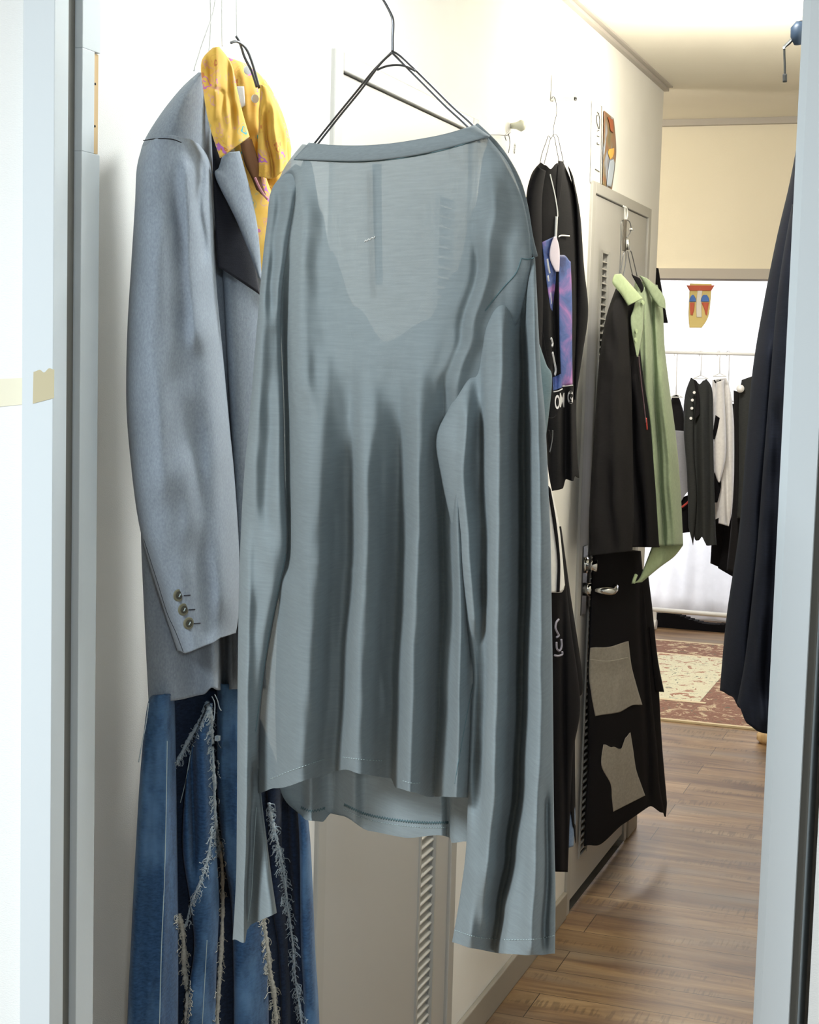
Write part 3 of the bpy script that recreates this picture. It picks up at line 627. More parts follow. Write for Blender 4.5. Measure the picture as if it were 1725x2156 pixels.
def ridge(path, off, r, mat, name='frayed_seam', dens=1.0, spread=10, rope=True):
    bm = bmesh.new(); n = 70
    if rope:
        bv = bvh_of(JEANS); pts = [hit(bv, PD, *cr(path, i/(n-1)), off, r*0.6+random.uniform(-0.0006, 0.0006)) for i in range(n)]
        tube(bm, pts, [r*random.uniform(0.6, 1.3) for _ in pts], 7)
    cnt = int(130*dens)
    for _ in range(cnt):
        t = random.random(); p = cr(path, t); a = random.uniform(-math.pi, math.pi); l = random.uniform(0.4, 1.5)*spread
        p1 = (p[0]+math.cos(a)*l*0.6, p[1]+abs(math.sin(a))*l*0.7); p2 = (p1[0]+random.uniform(-5, 5), p1[1]+random.uniform(1, 10)); p3 = (p2[0]+random.uniform(-5, 5), p2[1]+random.uniform(-3, 7))
        o = off+random.uniform(0, 0.006)
        tube(bm, [hit(bv, PD, *cr([p, p1, p2, p3], q/6), off, 0.001+random.uniform(0, 0.003)) for q in range(7)], random.uniform(0.0003, 0.0007), 4)
    return bmo(name, bm, mat, jn, True)
ridge([(438, 1482), (420, 1520), (396, 1560), (376, 1600)], 0.05, 0.0028, M_FRAY, dens=1.0)
ridge([(436, 1480), (444, 1510), (446, 1560), (450, 1640), (452, 1720), (458, 1760), (463, 1790)], 0.052, 0.0032, M_FRAY, dens=1.5, spread=13)
ridge([(446, 1740), (440, 1790), (428, 1840), (404, 1900), (392, 1950)], 0.052, 0.0018, M_FRAY, dens=0.8, spread=9)
ridge([(463, 1770), (468, 1830), (469, 1900), (467, 1980), (462, 2060), (457, 2156), (455, 2300)], 0.050, 0.0030, M_FRAYW, dens=0.7, spread=9)
ridge([(376, 1925), (386, 1970), (388, 2040), (396, 2090), (392, 2156), (392, 2250)], 0.054, 0.0034, M_FRAYW, dens=1.4, spread=13)
ridge([(566, 1690), (576, 1740), (588, 1790), (598, 1840), (604, 1900)], 0.045, 0.0022, M_FRAY, dens=1.6, spread=14)
ridge([(553, 1925), (560, 1980), (568, 2040), (576, 2090), (582, 2156), (586, 2250)], 0.046, 0.0034, M_FRAYW, dens=1.5, spread=13)
ridge([(604, 1900), (616, 1980), (622, 2060), (632, 2120), (640, 2200)], 0.040, 0.0020, M_FRAY, dens=1.3, spread=12)
for P in ([(452, 1462), (458, 1475), (462, 1490), (466, 1496)], [(446, 1466), (452, 1480), (452, 1500), (450, 1518)], [(313, 1480), (308, 1520), (300, 1560), (292, 1605)]):
    wire('loose_thread', PD, P, 0.0007, M_FRAY, jn, off=0.056, n=16, sides=5)
for P in ([(352, 1560), (350, 1700), (346, 1860), (340, 2000), (336, 2156)], [(404, 1570), (392, 1640), (380, 1690)], [(436, 1980), (432, 2050), (426, 2156)]):
    wire('seam_stitching', PD, P, 0.0006, M_THREADL, jn, off=0.04, n=40, sides=5, on=JEANS)
boxo('hip_tab', [(tuple(PD.at(452, 1560, 0.04)), tuple(PD.at(452, 1560, 0.04)+Vector((0.005, 0.006, 0.006))))], M_FRAY, jn)

# ================================================================ the grey long-sleeved shirt, main subject
PS = Plane((-0.53, 1.395, 0), (-0.42, -1.0, 0))
NS = PS.n
sh = empty('long_sleeve_shirt', PS.at(830, 900), 'thin blue-grey long-sleeved jersey shirt hanging back-to-front in the doorway', 'shirt')
BODYF = [
    ([(660, 960), (656, 1020), (655, 1100), (650, 1300), (640, 1480), (632, 1660)], (44, 60), 0.022, 380),
    ([(736, 1160), (735, 1190), (732, 1200), (716, 1400), (704, 1640)], (46, 18), -0.038, 480),
    ([(768, 1120), (767, 1160), (766, 1200), (757, 1400), (752, 1640)], (20, 50), 0.020, 460),
    ([(839, 1160), (838, 1190), (836, 1250), (826, 1450), (822, 1660)], (40, 16), -0.040, 480),
    ([(883, 1080), (883, 1120), (880, 1150), (870, 1400), (864, 1680)], (16, 32), 0.020, 440),
    ([(932, 1120), (934, 1160), (936, 1250), (926, 1450), (914, 1690)], (32, 14), -0.042, 400),
    ([(965, 1050), (972, 1300), (968, 1500), (962, 1690)], (14, 20), 0.024, 120),
    ([(612, 420), (598, 520), (594, 700), (598, 900), (602, 1150)], (30, 12), -0.030, 90),
    ([(640, 460), (632, 620), (630, 800)], (14, 30), 0.016, 90),
    
    
    ([(1040, 420), (1020, 560), (985, 700), (950, 800)], (20, 24), 0.012, 90),
    ([(1008, 560), (975, 700), (940, 820)], (14, 14), -0.013, 80),
    ([(800, 1180), (790, 1350), (812, 1480)], (8, 8), 0.003, 60),
    ([(700, 1100), (690, 1400), (672, 1640)], (12, 12), -0.006, 100),
    ([(800, 1000), (800, 1300), (790, 1600)], (14, 10), -0.006, 100),
]
BL = [(636, 304), (600, 352), (575, 420), (568, 520), (572, 640), (586, 760), (594, 900), (598, 1050), (590, 1160), (572, 1300), (548, 1480), (543, 1640)]
BR = [(1006, 268), (1062, 330), (1095, 400), (1112, 470), (1118, 560), (1090, 680), (1040, 800), (1010, 900), (995, 1000), (995, 1150), (998, 1300), (1002, 1450), (1002, 1600), (994, 1660)]
BLr = [cr(BL, i/23) for i in range(24)]; BRr = [cr(BR, i/23) for i in range(24)]
bp_ = cloth('back_panel', BLr, BRr, PS, M_SHIRT, sh, T=0.035, nu=210, nv=230, off=0.012, folds=[(f[0], f[1], f[2]*1.3)+tuple(f[3:]) for f in BODYF], closed=False, noise=0.0022, nsc=26, prof=0.45, solid=0,
      top=[(0, 0), (0.1, 9), (0.25, 17), (0.5, 20), (0.7, 17), (0.9, 6), (1, 0)],
      hem=[(0, 30), (0.08, 18), (0.30, -10), (0.335, -18), (0.36, -24), (0.41, -28), (0.48, -20), (0.62, -14), (0.645, 6), (0.73, 14), (0.80, 22), (0.86, 20), (0.92, 20), (1, 20)])
fp_ = cloth('front_panel', [(642, 330), (580, 500), (592, 700), (600, 900), (600, 1100), (585, 1300), (580, 1500), (590, 1660), (628, 1712)], [(1030, 284), (1118, 480), (1090, 700), (1000, 900), (990, 1100), (990, 1300), (998, 1500), (1000, 1650), (984, 1772)], PS, M_SHIRTF, sh, T=-0.03, nu=140, nv=150, off=-0.015, closed=False, solid=0,
      folds=[([(700, 1000), (700, 1700)], (26, 20), -0.02), ([(760, 1000), (745, 1700)], (20, 14), 0.018), ([(880, 1200), (860, 1740)], 50, 0.012), ([(655, 1500), (655, 1740)], (12, 12), 0.022), ([(940, 1500), (944, 1780)], 8, -0.018)], noise=0.001,
      toplin=[(0, 0), (0.03, 12), (0.09, 120), (0.14, 205), (0.28, 330), (0.44, 410), (0.66, 375), (0.82, 280), (0.92, 150), (0.98, 30), (1, 0)],
      hem=[(0, 0), (0.05, 12), (0.14, 10), (0.2, -12), (0.27, -12), (0.42, 12), (0.62, 14), (0.86, -4), (0.9, -2), (0.905, 8), (1, 0)])
TOPB = [(650, 300), (700, 305), (760, 306), (820, 302), (880, 293), (940, 281), (1000, 263)]
BOTB = [(618, 335), (680, 338), (745, 340), (810, 336), (880, 326), (950, 310), (1032, 286)]
bm = bmesh.new(); nu = 80; nv = 8; G = []; bv = bvh_of([bp_])
for i in range(nu+1):
    a = cr(TOPB, i/nu); b = cr(BOTB, i/nu); e = max(0, 1-abs(2*i/nu-1)**2.4)**0.45; row = []
    for j in range(nv+1):
        t = j/nv; row.append(bm.verts.new(PS.at(a[0]+(b[0]-a[0])*t, a[1]+(b[1]-a[1])*t, 0.0145+0.035*e+0.0012*math.sin(t*math.pi))))
    G.append(row)
for i in range(nu):
    for j in range(nv): bm.faces.new((G[i][j], G[i][j+1], G[i+1][j+1], G[i+1][j]))
cb = bmo('collar_band', bm, M_SHIRTBAND, sh, True)
s_ = cb.modifiers.new('cloth', 'SOLIDIFY'); s_.thickness = 0.0015
wire('collar_seam', PS, [(x+2, y+1) for x, y in BOTB[:-1]] + [(1026, 288)], 0.0006, M_THREAD, sh, n=90, sides=5, on=[cb, bp_])
wires('front_neck_edge', PS, [([(1004, 264), (1050, 310), (1088, 372), (1106, 430), (1118, 500), (1128, 540)], 0.008)], 0.0022, M_SHIRTBAND, sh, n=30)
cloth('inner_strip', [(784, 345), (786, 450), (792, 600)], [(803, 345), (804, 450), (806, 600)], PS, M_SHIRTBAND, sh, T=0.001, nu=6, nv=20, off=0.036, closed=False)  # thin strip added behind the back panel, shows through as a darker band
rs_ = cloth('right_sleeve', [(1072, 590), (1020, 655), (986, 770), (946, 858), (917, 925), (930, 1010), (955, 1130), (968, 1250), (994, 1400), (992, 1500), (986, 1650), (982, 1780), (970, 1880), (952, 1984)],
      [(1127, 541), (1131, 620), (1138, 760), (1147, 860), (1152, 950), (1156, 1050), (1160, 1150), (1162, 1280), (1164, 1400), (1165, 1520), (1166, 1650), (1168, 1780), (1170, 1880), (1169, 2008)], PS, M_SHIRTF, sh, T=0.036, Tb=0.01, nu=120, nv=250, off=0.016, prof=0.42, noise=0.002, nsc=24, solid=0, backfold=0.2,
      tv=[(0, 0.15), (0.14, 0.75), (0.25, 1)], ov=[(0, -0.006), (0.12, 0.006), (0.25, 0.016)],
      folds=[([(1098, 560), (1102, 700), (1104, 900), (1106, 1200), (1100, 1450), (1092, 1650), (1074, 1800), (1052, 1920), (1042, 2010)], (30, 12), -0.052, 40),
             ([(1058, 780), (1052, 860), (1050, 1100), (1044, 1400), (1040, 1650), (1025, 1850)], (18, 24), 0.022, 200),
             ([(1012, 860), (1012, 980), (1022, 1150), (1022, 1400), (1012, 1620)], (24, 12), -0.026, 200),
             ([(985, 880), (975, 1000), (985, 1150), (1000, 1300)], (14, 14), 0.012, 60),
             ([(1135, 640), (1140, 1000), (1140, 1500), (1128, 1800), (1118, 1990)], (18, 16), 0.018, 60),
             ([(1150, 1700), (1152, 1850), (1146, 1960)], 9, -0.015, 60), ([(1000, 1850), (990, 1960)], 14, 0.010, 60)],
      hem=[(0, 0), (0.2, 8), (0.45, 12), (0.7, 10), (0.85, 6), (1, 0)])
ls_ = cloth('left_sleeve', [(622, 345), (574, 395), (562, 470), (552, 560), (540, 700), (528, 850), (514, 1000), (506, 1150), (502, 1300), (500, 1500), (499, 1700), (497, 1850), (490, 1975)],
      [(636, 352), (622, 420), (606, 520), (594, 620), (592, 720), (597, 850), (600, 1000), (605, 1160), (578, 1300), (556, 1430), (545, 1600), (566, 1800), (583, 1922)], PS, M_SHIRTF, sh, T=0.030, Tb=0.008, nu=80, nv=220, off=0.014, prof=0.42, noise=0.002, nsc=24, solid=0, backfold=0.2,
      tv=[(0, 0.05), (0.12, 0.5), (0.3, 1)],
      folds=[([(590, 420), (578, 520), (570, 620)], 12, -0.012, 70), ([(545, 680), (540, 800), (532, 1000)], 18, 0.008, 140), ([(575, 740), (568, 900), (560, 1050)], 18, -0.008, 140),
              ([(522, 1250), (518, 1500), (516, 1900)], (14, 12), 0.011, 200),
             ([(533, 1640), (528, 1760), (522, 1900), (522, 1985)], (5, 30), -0.026, 60)],
      hem=[(0, 4), (0.28, 24), (0.33, 0), (0.42, -6), (1, 0)])
SHS = [bp_, rs_, ls_, fp_]
def seam(name, P, mat=M_THREAD, r=0.0006, n=60): return wire(name, PS, P, r, mat, sh, off=0.03, n=n, sides=5, on=SHS)
seam('armhole_seam', [(1098, 545), (1086, 576), (1056, 610), (1022, 654)])
seam('armhole_seam', [(1098, 544), (1112, 546), (1124, 543)])
seam('sleeve_seam', [(602, 1166), (582, 1262), (566, 1340), (554, 1420), (538, 1540)], r=0.0005)
seam('sleeve_seam', [(540, 1700), (534, 1800), (530, 1880), (522, 1940)], M_THREADL, 0.0005)
seam('body_side_seam', [(996, 1440), (984, 1500), (966, 1600), (958, 1650)], r=0.0004)
def stitches(name, P, surf, mat, step=5.0, ln=3.0, r=0.0004, zig=0.0):
    bm = bmesh.new(); n = int(sum(math.dist(a, b) for a, b in zip(P, P[1:]))/step); bv = bvh_of(surf)
    for i in range(n):
        a = cr(P, i/n); b = cr(P, (i+ln/step)/n); z = zig*(1 if i % 2 else -1)
        p = hit(bv, PS, a[0], a[1]-z, 0.0, 0.0006); q = hit(bv, PS, b[0], b[1]+z, 0.0, 0.0006)
        if (p-q).length < 0.012: tube(bm, [p, q], r, 4)
    return bmo(name, bm, mat, sh, True)
stitches('cuff_stitching', [(957, 1958), (1000, 1972), (1060, 1978), (1120, 1978), (1168, 1970)], [rs_], M_THREADL)
stitches('hem_stitching', [(570, 1640), (610, 1624), (660, 1606), (684, 1598)], [bp_], M_THREADL)
stitches('hem_stitching', [(722, 1594), (760, 1599), (806, 1602)], [bp_], M_THREADL)
stitches('hem_stitching', [(848, 1644), (868, 1649), (886, 1648)], [bp_], M_THREADL)
stitches('overlock_stitching', [(725, 1694), (770, 1714), (830, 1726), (890, 1732), (944, 1732)], [fp_], M_THREAD, 2.4, 3.2, 0.0006, 2.6)
stitches('overlock_stitching', [(634, 1700), (656, 1708), (684, 1702)], [fp_], M_THREAD, 2.4, 3.2, 0.0005, 2.4)
stitches('hem_stitching', [(725, 1704), (770, 1724), (830, 1736), (890, 1742), (944, 1742)], [fp_], M_THREADL)
stitches('tack_stitch', [(768, 508), (778, 504), (790, 499)], [bp_], M_WHITEP, 3, 3, 0.0005, 1.8)
hs = empty('clothes_hanger', PS.at(827, 110), 'slim steel wire hanger hooked over the doorway and holding the grey long-sleeved shirt', 'hanger')
wires('hanger_wire', PS, [([(827, 108), (790, 145), (745, 200), (700, 255), (664, 300), (640, 330)], 0.010), ([(826, 111), (800, 136), (760, 190), (715, 245), (672, 300), (650, 330)], 0.014),
    ([(827, 108), (848, 122), (900, 172), (950, 222), (994, 262), (1020, 292)], 0.006), ([(826, 111), (845, 130), (890, 175), (940, 225), (984, 266), (1010, 300)], 0.008),
    ([(795, 147), (812, 140), (832, 137), (852, 139), (874, 149)], 0.014)], 0.0010, M_STEEL, hs, n=50)
wires('hanger_hook', PS, [([(827, 109), (827, 80), (828, 46), (822, 26), (808, 0), (792, -25), (786, -50), (800, -72), (822, -78), (836, -66)], 0.012)], 0.0013, M_STEEL, hs, n=50)

# ================================================================ left wall, far part
PA = Plane((-0.955, 3.35, 0), (0.93, -0.37, 0)); NA = PA.n
# printed black top
bt = empty('printed_black_top', PA.at(1175, 700), 'black long-sleeved top with purple and blue print hanging on the left wall', 'shirt')
tb_ = cloth('top_body', [(1138, 342), (1118, 370), (1108, 430), (1112, 560), (1130, 700), (1145, 850), (1152, 950), (1155, 1036)], [(1186, 340), (1206, 390), (1215, 450), (1222, 560), (1222, 700), (1214, 850), (1216, 950), (1220, 1006)], PA, M_BLACK2, bt, T=0.04, nu=60, nv=80,
      folds=[([(1190, 860), (1190, 1010)], 8, -0.02), ([(1166, 620), (1170, 780)], 6, -0.016), ([(1204, 860), (1206, 1010)], 6, 0.012)], top=[(0, 0), (0.2, 6), (0.45, 15), (0.75, 3), (1, 0)], hem=[(0, 0), (0.45, 6), (0.55, -10), (0.8, 0), (0.85, -8), (1, 0)], off=0.01)
cloth('sleeve', [(1196, 350), (1210, 420), (1214, 540), (1212, 660), (1209, 760), (1210, 838)], [(1207, 370), (1222, 450), (1230, 560), (1239, 655), (1228, 740), (1212, 842)], PA, M_BLACK, bt, T=0.02, nu=24, nv=50, off=0.02)
cloth('sleeve', [(1130, 350), (1110, 400), (1108, 500), (1118, 640), (1130, 740)], [(1150, 360), (1142, 420), (1142, 520), (1144, 640), (1140, 760)], PA, M_BLACK, bt, T=0.02, nu=24, nv=50, off=0.045)
TOPS = [tb_]
cloth('neck_opening', [(1176, 338), (1172, 400), (1174, 432)], [(1187, 340), (1182, 400), (1176, 432)], PA, M_BLACK, bt, T=0.001, nu=10, nv=20, on=TOPS)
PO = 0.045
cloth('purple_print', [(1142, 510), (1150, 580), (1160, 650)], [(1168, 498), (1172, 560), (1164, 655)], PA, M_SPACE, bt, T=0.001, on=TOPS, nu=12, nv=24, off=PO)
cloth('blue_print', [(1177, 536), (1178, 640), (1179, 720), (1183, 814)], [(1202, 545), (1205, 640), (1205, 720), (1206, 809)], PA, M_SPACE, bt, T=0.001, on=TOPS, nu=16, nv=30, off=PO+0.002, top=[(0, 0), (0.5, -3), (1, 6)])
cloth('lower_print', [(1164, 795), (1166, 822)], [(1182, 787), (1184, 816)], PA, M_SPACE, bt, T=0.001, on=TOPS, nu=10, nv=10, off=PO-0.004)
wire('print_border', PA, [(1166, 825), (1176, 823), (1184, 819)], 0.0015, M_PRINTW, bt, off=PO, n=8, sides=5, on=TOPS)
wire('print_border', PA, [(1184, 813), (1196, 812), (1206, 811)], 0.0015, M_PRINTW, bt, off=PO, n=8, sides=5, on=TOPS)
def glyph(ch, px, py, hpx, wpx, pl, off, mat, parent, name='printed_letter', rot=0.0, on=None):
    bv = bvh_of(on) if on else None
    cu = bpy.data.curves.new('t', 'FONT'); cu.body = ch; cu.size = 1; cu.extrude = 0.01; cu.align_x = 'CENTER'; cu.offset = 0.02
    ob = bpy.data.objects.new('t', cu); COL.objects.link(ob)
    bpy.context.view_layer.update()
    me = bpy.data.meshes.new_from_object(ob.evaluated_get(bpy.context.evaluated_depsgraph_get())); bpy.data.objects.remove(ob)
    c, s = math.cos(rot), math.sin(rot)
    for v in me.vertices:
        x, y, z = v.co; y = y-0.35; x, y = x*c-y*s, x*s+y*c
        v.co = hit(bv, pl, px+x*wpx, py-y*hpx, off, 0.0015+z*0.02)
    return link(name, me, mat, parent, False)
glyph('O', 1174, 846, 40, 14, PA, PO, M_PRINTW, bt, on=TOPS)
glyph('M', 1184, 842, 42, 14, PA, PO, M_PRINTW, bt, on=TOPS)
glyph('G', 1201, 836, 36, 17, PA, PO, M_PRINTW, bt, on=TOPS)
for P, r in (([(1152, 545), (1154, 560), (1157, 575)], 0.003), ([(1153, 580), (1155, 592)], 0.0028), ([(1159, 616), (1161, 640)], 0.0018), ([(1160, 712), (1163, 722), (1162, 730)], 0.0032), ([(1163, 742), (1166, 758), (1170, 778), (1168, 790)], 0.0035)):
    wire('white_script', PA, P, r, M_PRINTW, bt, off=PO+0.004, n=12, sides=6, on=TOPS)
wire('drawstring', PA, [(1158, 367), (1160, 376), (1168, 410), (1173, 440), (1174, 456)], 0.0022, M_WHITEP, bt, off=PO+0.004, n=20, sides=6)
wire('drawstring_tip', PA, [(1172, 456), (1170, 500)], 0.0032, M_WHITEP, bt, off=PO+0.006, n=6, sides=8)
wire('tag_string', PA, [(1176, 499), (1182, 496), (1199, 497)], 0.0018, M_WHITEP, bt, off=PO+0.004, n=10, sides=6)
cloth('paper_tag', [(1166, 498), (1159, 520), (1158, 545), (1170, 572)], [(1172, 498), (1178, 520), (1179, 545), (1178, 572)], PA, simple('pale lilac tag', 'D8CEDC', 0.5), bt, T=0.002, nu=12, nv=16, off=PO+0.01)
wire('waist_cord', PA, [(1142, 700), (1150, 745), (1158, 800), (1148, 850), (1146, 868), (1156, 880), (1168, 878), (1176, 862)], 0.0012, M_BLACK2, bt, off=PO+0.03, n=40, sides=6)
ht = empty('clothes_hanger', PA.at(1164, 290), 'thin wire hanger holding the printed black top', 'hanger')
wires('hanger_wire', PA, [([(1160, 292), (1155, 286), (1150, 300), (1142, 322), (1137, 345)], 0.01), ([(1163, 288), (1158, 296), (1154, 314), (1146, 345)], 0.014), ([(1163, 286), (1168, 290), (1172, 312), (1178, 342)], 0.01), ([(1166, 284), (1174, 286), (1180, 310), (1187, 342)], 0.014),
    ([(1165, 286), (1167, 262), (1172, 240), (1171, 215), (1166, 203), (1162, 208)], 0.012)], 0.0010, M_STEEL, ht, n=24, sides=6)
hk = empty('wall_hook', PA.at(1165, 200), 'clear adhesive wall hook carrying the printed black top', 'hook')
bm = bmesh.new(); c = Plane((-0.999, 0, 0), (1, 0, 0)).at(1163, 195); box(bm, c+Vector((0, -0.012, -0.02)), c+Vector((0.004, 0.012, 0.04))); box(bm, c+Vector((0, -0.005, -0.02)), c+Vector((0.06, 0.005, -0.012))); box(bm, c+Vector((0.054, -0.005, -0.02)), c+Vector((0.06, 0.005, 0.0)))
bmo('hook_body', bm, M_WHITEP, hk, bevel=0.001)
# wall items between the doors
PWL = Plane((-0.999, 0, 0), (1, 0, 0))
kn = empty('wall_knob_hook', PWL.at(1076, 265), 'round beige knob hook with a dangling chain, right of the grey shirt collar', 'hook')
bm = bmesh.new(); tube(bm, [PWL.at(1077, 265), PWL.at(1077, 265)+Vector((0.012, 0, 0)), PWL.at(1077, 265)+Vector((0.022, 0, 0)), PWL.at(1077, 265)+Vector((0.03, 0, 0))], [0.006, 0.008, 0.013, 0.009], 18); bmo('knob', bm, simple('beige plastic', 'C9CAB8', 0.4), kn, True)
wires('dangling_wire', PWL, [([(1030, 284), (1050, 284), (1068, 285), (1075, 278)], 0.012), ([(1072, 276), (1064, 286), (1066, 296)], 0.014), ([(1071, 282), (1074, 300), (1071, 322)], 0.014)], 0.0010, M_STEEL, kn, n=20, sides=6)
bm = bmesh.new()
for i in range(5): disc(bm, PWL.at(1070-0.4*i, 305+4*i)+Vector((0.014, 0, 0)), (1, 0, 0), 0.0025, 0.003, 8)
bmo('bead_chain', bm, M_CHROME, kn, True)
# poster and paper notice
M_P0 = simple('poster brown', '7D6F52', 0.5)
def postermat():
    m, nt, b = newmat('poster print')
    n = noise(nt, coords(nt, (1, 14, 9)), 1.0, 3, 0.5, 0.6)
    nt.links.new(ramp(nt, n, [(0.3, '5F5A48'), (0.42, '857450'), (0.5, '8A5F45'), (0.56, '7C6D52'), (0.64, '9AA2B2'), (0.75, 'E0A84A')]), b.inputs['Base Color']); b.inputs['Roughness'].default_value = 0.45; return m
pp = empty('wall_poster', PWL.at(1283, 320), 'small glossy brown and orange poster above the far corridor door', 'poster')
cloth('poster_sheet', [(1272, 233), (1271, 300), (1269, 389)], [(1293, 250), (1298, 320), (1289, 400)], PWL, postermat(), pp, T=0.004, nu=16, nv=30, off=0.002)
cloth('orange_shape', [(1283, 314), (1281, 322), (1285, 336)], [(1294, 312), (1294, 324), (1290, 332)], PWL, simple('poster orange', 'E2A54C', 0.5), pp, T=0.001, nu=8, nv=8, off=0.008)
cloth('blue_shape', [(1284, 340), (1281, 360), (1278, 390)], [(1293, 335), (1295, 350), (1288, 394)], PWL, simple('poster blue-grey', 'A9B4C2', 0.5), pp, T=0.001, nu=8, nv=10, off=0.008)
cloth('red_shape', [(1280, 246), (1284, 262), (1286, 275)], [(1291, 252), (1293, 265), (1292, 280)], PWL, simple('poster red', '94502F', 0.5), pp, T=0.001, nu=8, nv=10, off=0.008)
nn = empty('paper_notice', PWL.at(1256, 300), 'white paper sheet with black marks, left of the small poster', 'notice')
cloth('paper_sheet', [(1246, 212), (1245, 300), (1243, 385)], [(1268, 224), (1267, 305), (1266, 388)], PWL, M_WHITEP, nn, T=0.001, nu=10, nv=20, off=0.001)
for _w in [([(1258, 236), (1262, 240)], 0.004), ([(1258, 242), (1256, 250), (1258, 262), (1262, 272), (1263, 262), (1263, 250), (1261, 240)], 0.004), ([(1258, 276), (1262, 274)], 0.004), ([(1258, 286), (1262, 288)], 0.004), ([(1258, 300), (1258, 303), (1262, 305)], 0.004), ([(1254, 356), (1263, 362)], 0.004)]: wires('printed_mark', PWL, [_w], 0.0010, M_DARK, nn, n=12, sides=4)

# second hanging set: denim blue cloth, striped white piece, black trousers with letters
PT = Plane((-0.97, 3.42, 0), (0.93, -0.37, 0))
tb = empty('dusty_blue_top', PT.at(1145, 820), 'dusty blue sleeve peeking out right behind the grey shirt', 'shirt')
cloth('sleeve_cloth', [(1100, 700), (1100, 800), (1110, 900), (1120, 940)], [(1128, 700), (1150, 765), (1163, 800), (1150, 920)], PT, M_TEAL, tb, T=0.02, nu=24, nv=40, off=0.15)
ws = empty('striped_white_bag', PT.at(1175, 1100), 'white item with black stripes and a zip, below the printed black top', 'bag')
cloth('white_body', [(1120, 905), (1130, 1000), (1140, 1100), (1150, 1248)], [(1148, 908), (1156, 1000), (1178, 1110), (1190, 1242)], PT, M_WHITE, ws, T=0.02, nu=24, nv=50, off=0.10, hem=[(0, 0), (0.8, 4), (0.9, 0), (1, -10)])
cloth('dark_stripe', [(1152, 1020), (1166, 1110), (1174, 1180), (1172, 1247)], [(1160, 1030), (1172, 1100), (1180, 1180), (1179, 1246)], PT, M_BLACK, ws, T=0.002, nu=8, nv=30, off=0.122)
cloth('dark_stripe', [(1154, 905), (1156, 940), (1157, 958)], [(1158, 905), (1162, 930), (1160, 955)], PT, M_BLACK, ws, T=0.002, nu=6, nv=10, off=0.122)
wires('zip_chain', PT, [([(1164, 906), (1163, 925), (1158, 952)], 0.125)], 0.0013, M_STEEL, ws, n=16)
tr = empty('lettered_trousers', PT.at(1195, 1450), 'black trousers with grey embroidered letters, left of the far corridor door', 'trousers')
cloth('left_leg', [(1130, 1112), (1140, 1300), (1150, 1500), (1155, 1700), (1165, 1835)], [(1182, 1112), (1200, 1300), (1222, 1480), (1206, 1600), (1196, 1836)], PT, M_BLACK, tr, T=0.03, nu=36, nv=70, off=0.05, folds=[([(1186, 1300), (1190, 1800)], 6, -0.012)])
cloth('right_leg', [(1168, 1110), (1185, 1250), (1195, 1400), (1190, 1600), (1192, 1760)], [(1182, 1108), (1200, 1240), (1228, 1440), (1212, 1500), (1213, 1776)], PT, M_BLACK, tr, T=0.03, nu=30, nv=60, off=0.02, hem=[(0, 0), (0.5, -60), (0.8, -30), (1, 0)])
wires('embroidered_letter', PT, [([(1177, 1304), (1172, 1310), (1170, 1322), (1174, 1332), (1177, 1338), (1172, 1342)], 0.088), ([(1182, 1346), (1183, 1360), (1179, 1370), (1173, 1366), (1172, 1352)], 0.088), ([(1168, 1380), (1176, 1381), (1184, 1378), (1184, 1372)], 0.088)], 0.0024, M_EMB, tr, n=20)
h3 = empty('clothes_hanger', PT.at(1160, 1030), 'thin dark wire loop holding the black lettered trousers', 'hanger')
wire('hanger_wire', PT, [(1140, 1000), (1157, 1036), (1164, 1070), (1175, 1108), (1176, 1124)], 0.0012, M_DARK, h3, offs=[(0, -0.01), (1, 0.06)], n=24)
dn = empty('pale_denim_piece', PT.at(1200, 1700), 'pale blue denim leg behind the black lettered trousers', 'jeans')
cloth('denim_leg', [(1190, 1560), (1188, 1650), (1190, 1720), (1196, 1785)], [(1204, 1580), (1207, 1650), (1212, 1720), (1208, 1782)], PT, M_DENIML, dn, T=0.01, nu=16, nv=30, off=0.035)
# far door: over-door hook, hangers, black jacket over green shirt, patch trousers
PK = Plane((-0.978, 4.10, 0), (0.93, -0.37, 0)); NK = PK.n; PK2 = Plane((-0.985, 4.17, 0), (0.98, -0.2, 0))
od = empty('over_door_hook', PWL.at(1316, 440), 'white over-door hook at the top of the far corridor door', 'hook')
wires('hook_strap', PWL, [([(1313, 434), (1315, 438), (1316, 450), (1316, 462)], 0.012), ([(1317, 436), (1320, 440), (1321, 452), (1318, 466)], 0.012)], 0.0028, M_WHITEP, od, n=12)
hg = empty('clothes_hanger', PK.at(1318, 480), 'dark strap and steel wire hanger on the far corridor door', 'hanger')
cloth('strap', [(1313, 462), (1311, 500), (1311, 528)], [(1321, 462), (1319, 500), (1319, 528)], PK, simple('dark brown strap', '4B463E', 0.5), hg, T=0.004, nu=8, nv=14, off=0.02)
wires('hanger_wire', PK, [([(1313, 464), (1308, 470), (1308, 500), (1306, 560), (1304, 580)], 0.015), ([(1316, 528), (1312, 540), (1306, 585)], 0.02), ([(1318, 528), (1318, 550), (1312, 585)], 0.016), ([(1322, 528), (1328, 560), (1334, 585)], 0.018), ([(1327, 528), (1331, 535), (1342, 582)], 0.014),
    ([(1320, 463), (1326, 467), (1329, 478), (1328, 488), (1320, 500)], 0.02)], 0.0014, M_STEEL, hg, n=20)
bm = bmesh.new(); tube(bm, [PK.at(1329, 480, 0.02), PK.at(1329, 486, 0.02)], [0.006, 0.006], 10); bmo('clip', bm, M_CHROME, hg, True)
bm = bmesh.new(); tube(bm, [PK.at(1321, 504, 0.026), PK.at(1322, 526, 0.026)], [0.006, 0.006], 10); bmo('clip', bm, M_CHROME, hg, True)
bj = empty('black_jacket', PK.at(1310, 850), 'black jacket hanging over the green shirt on the far corridor door', 'jacket')
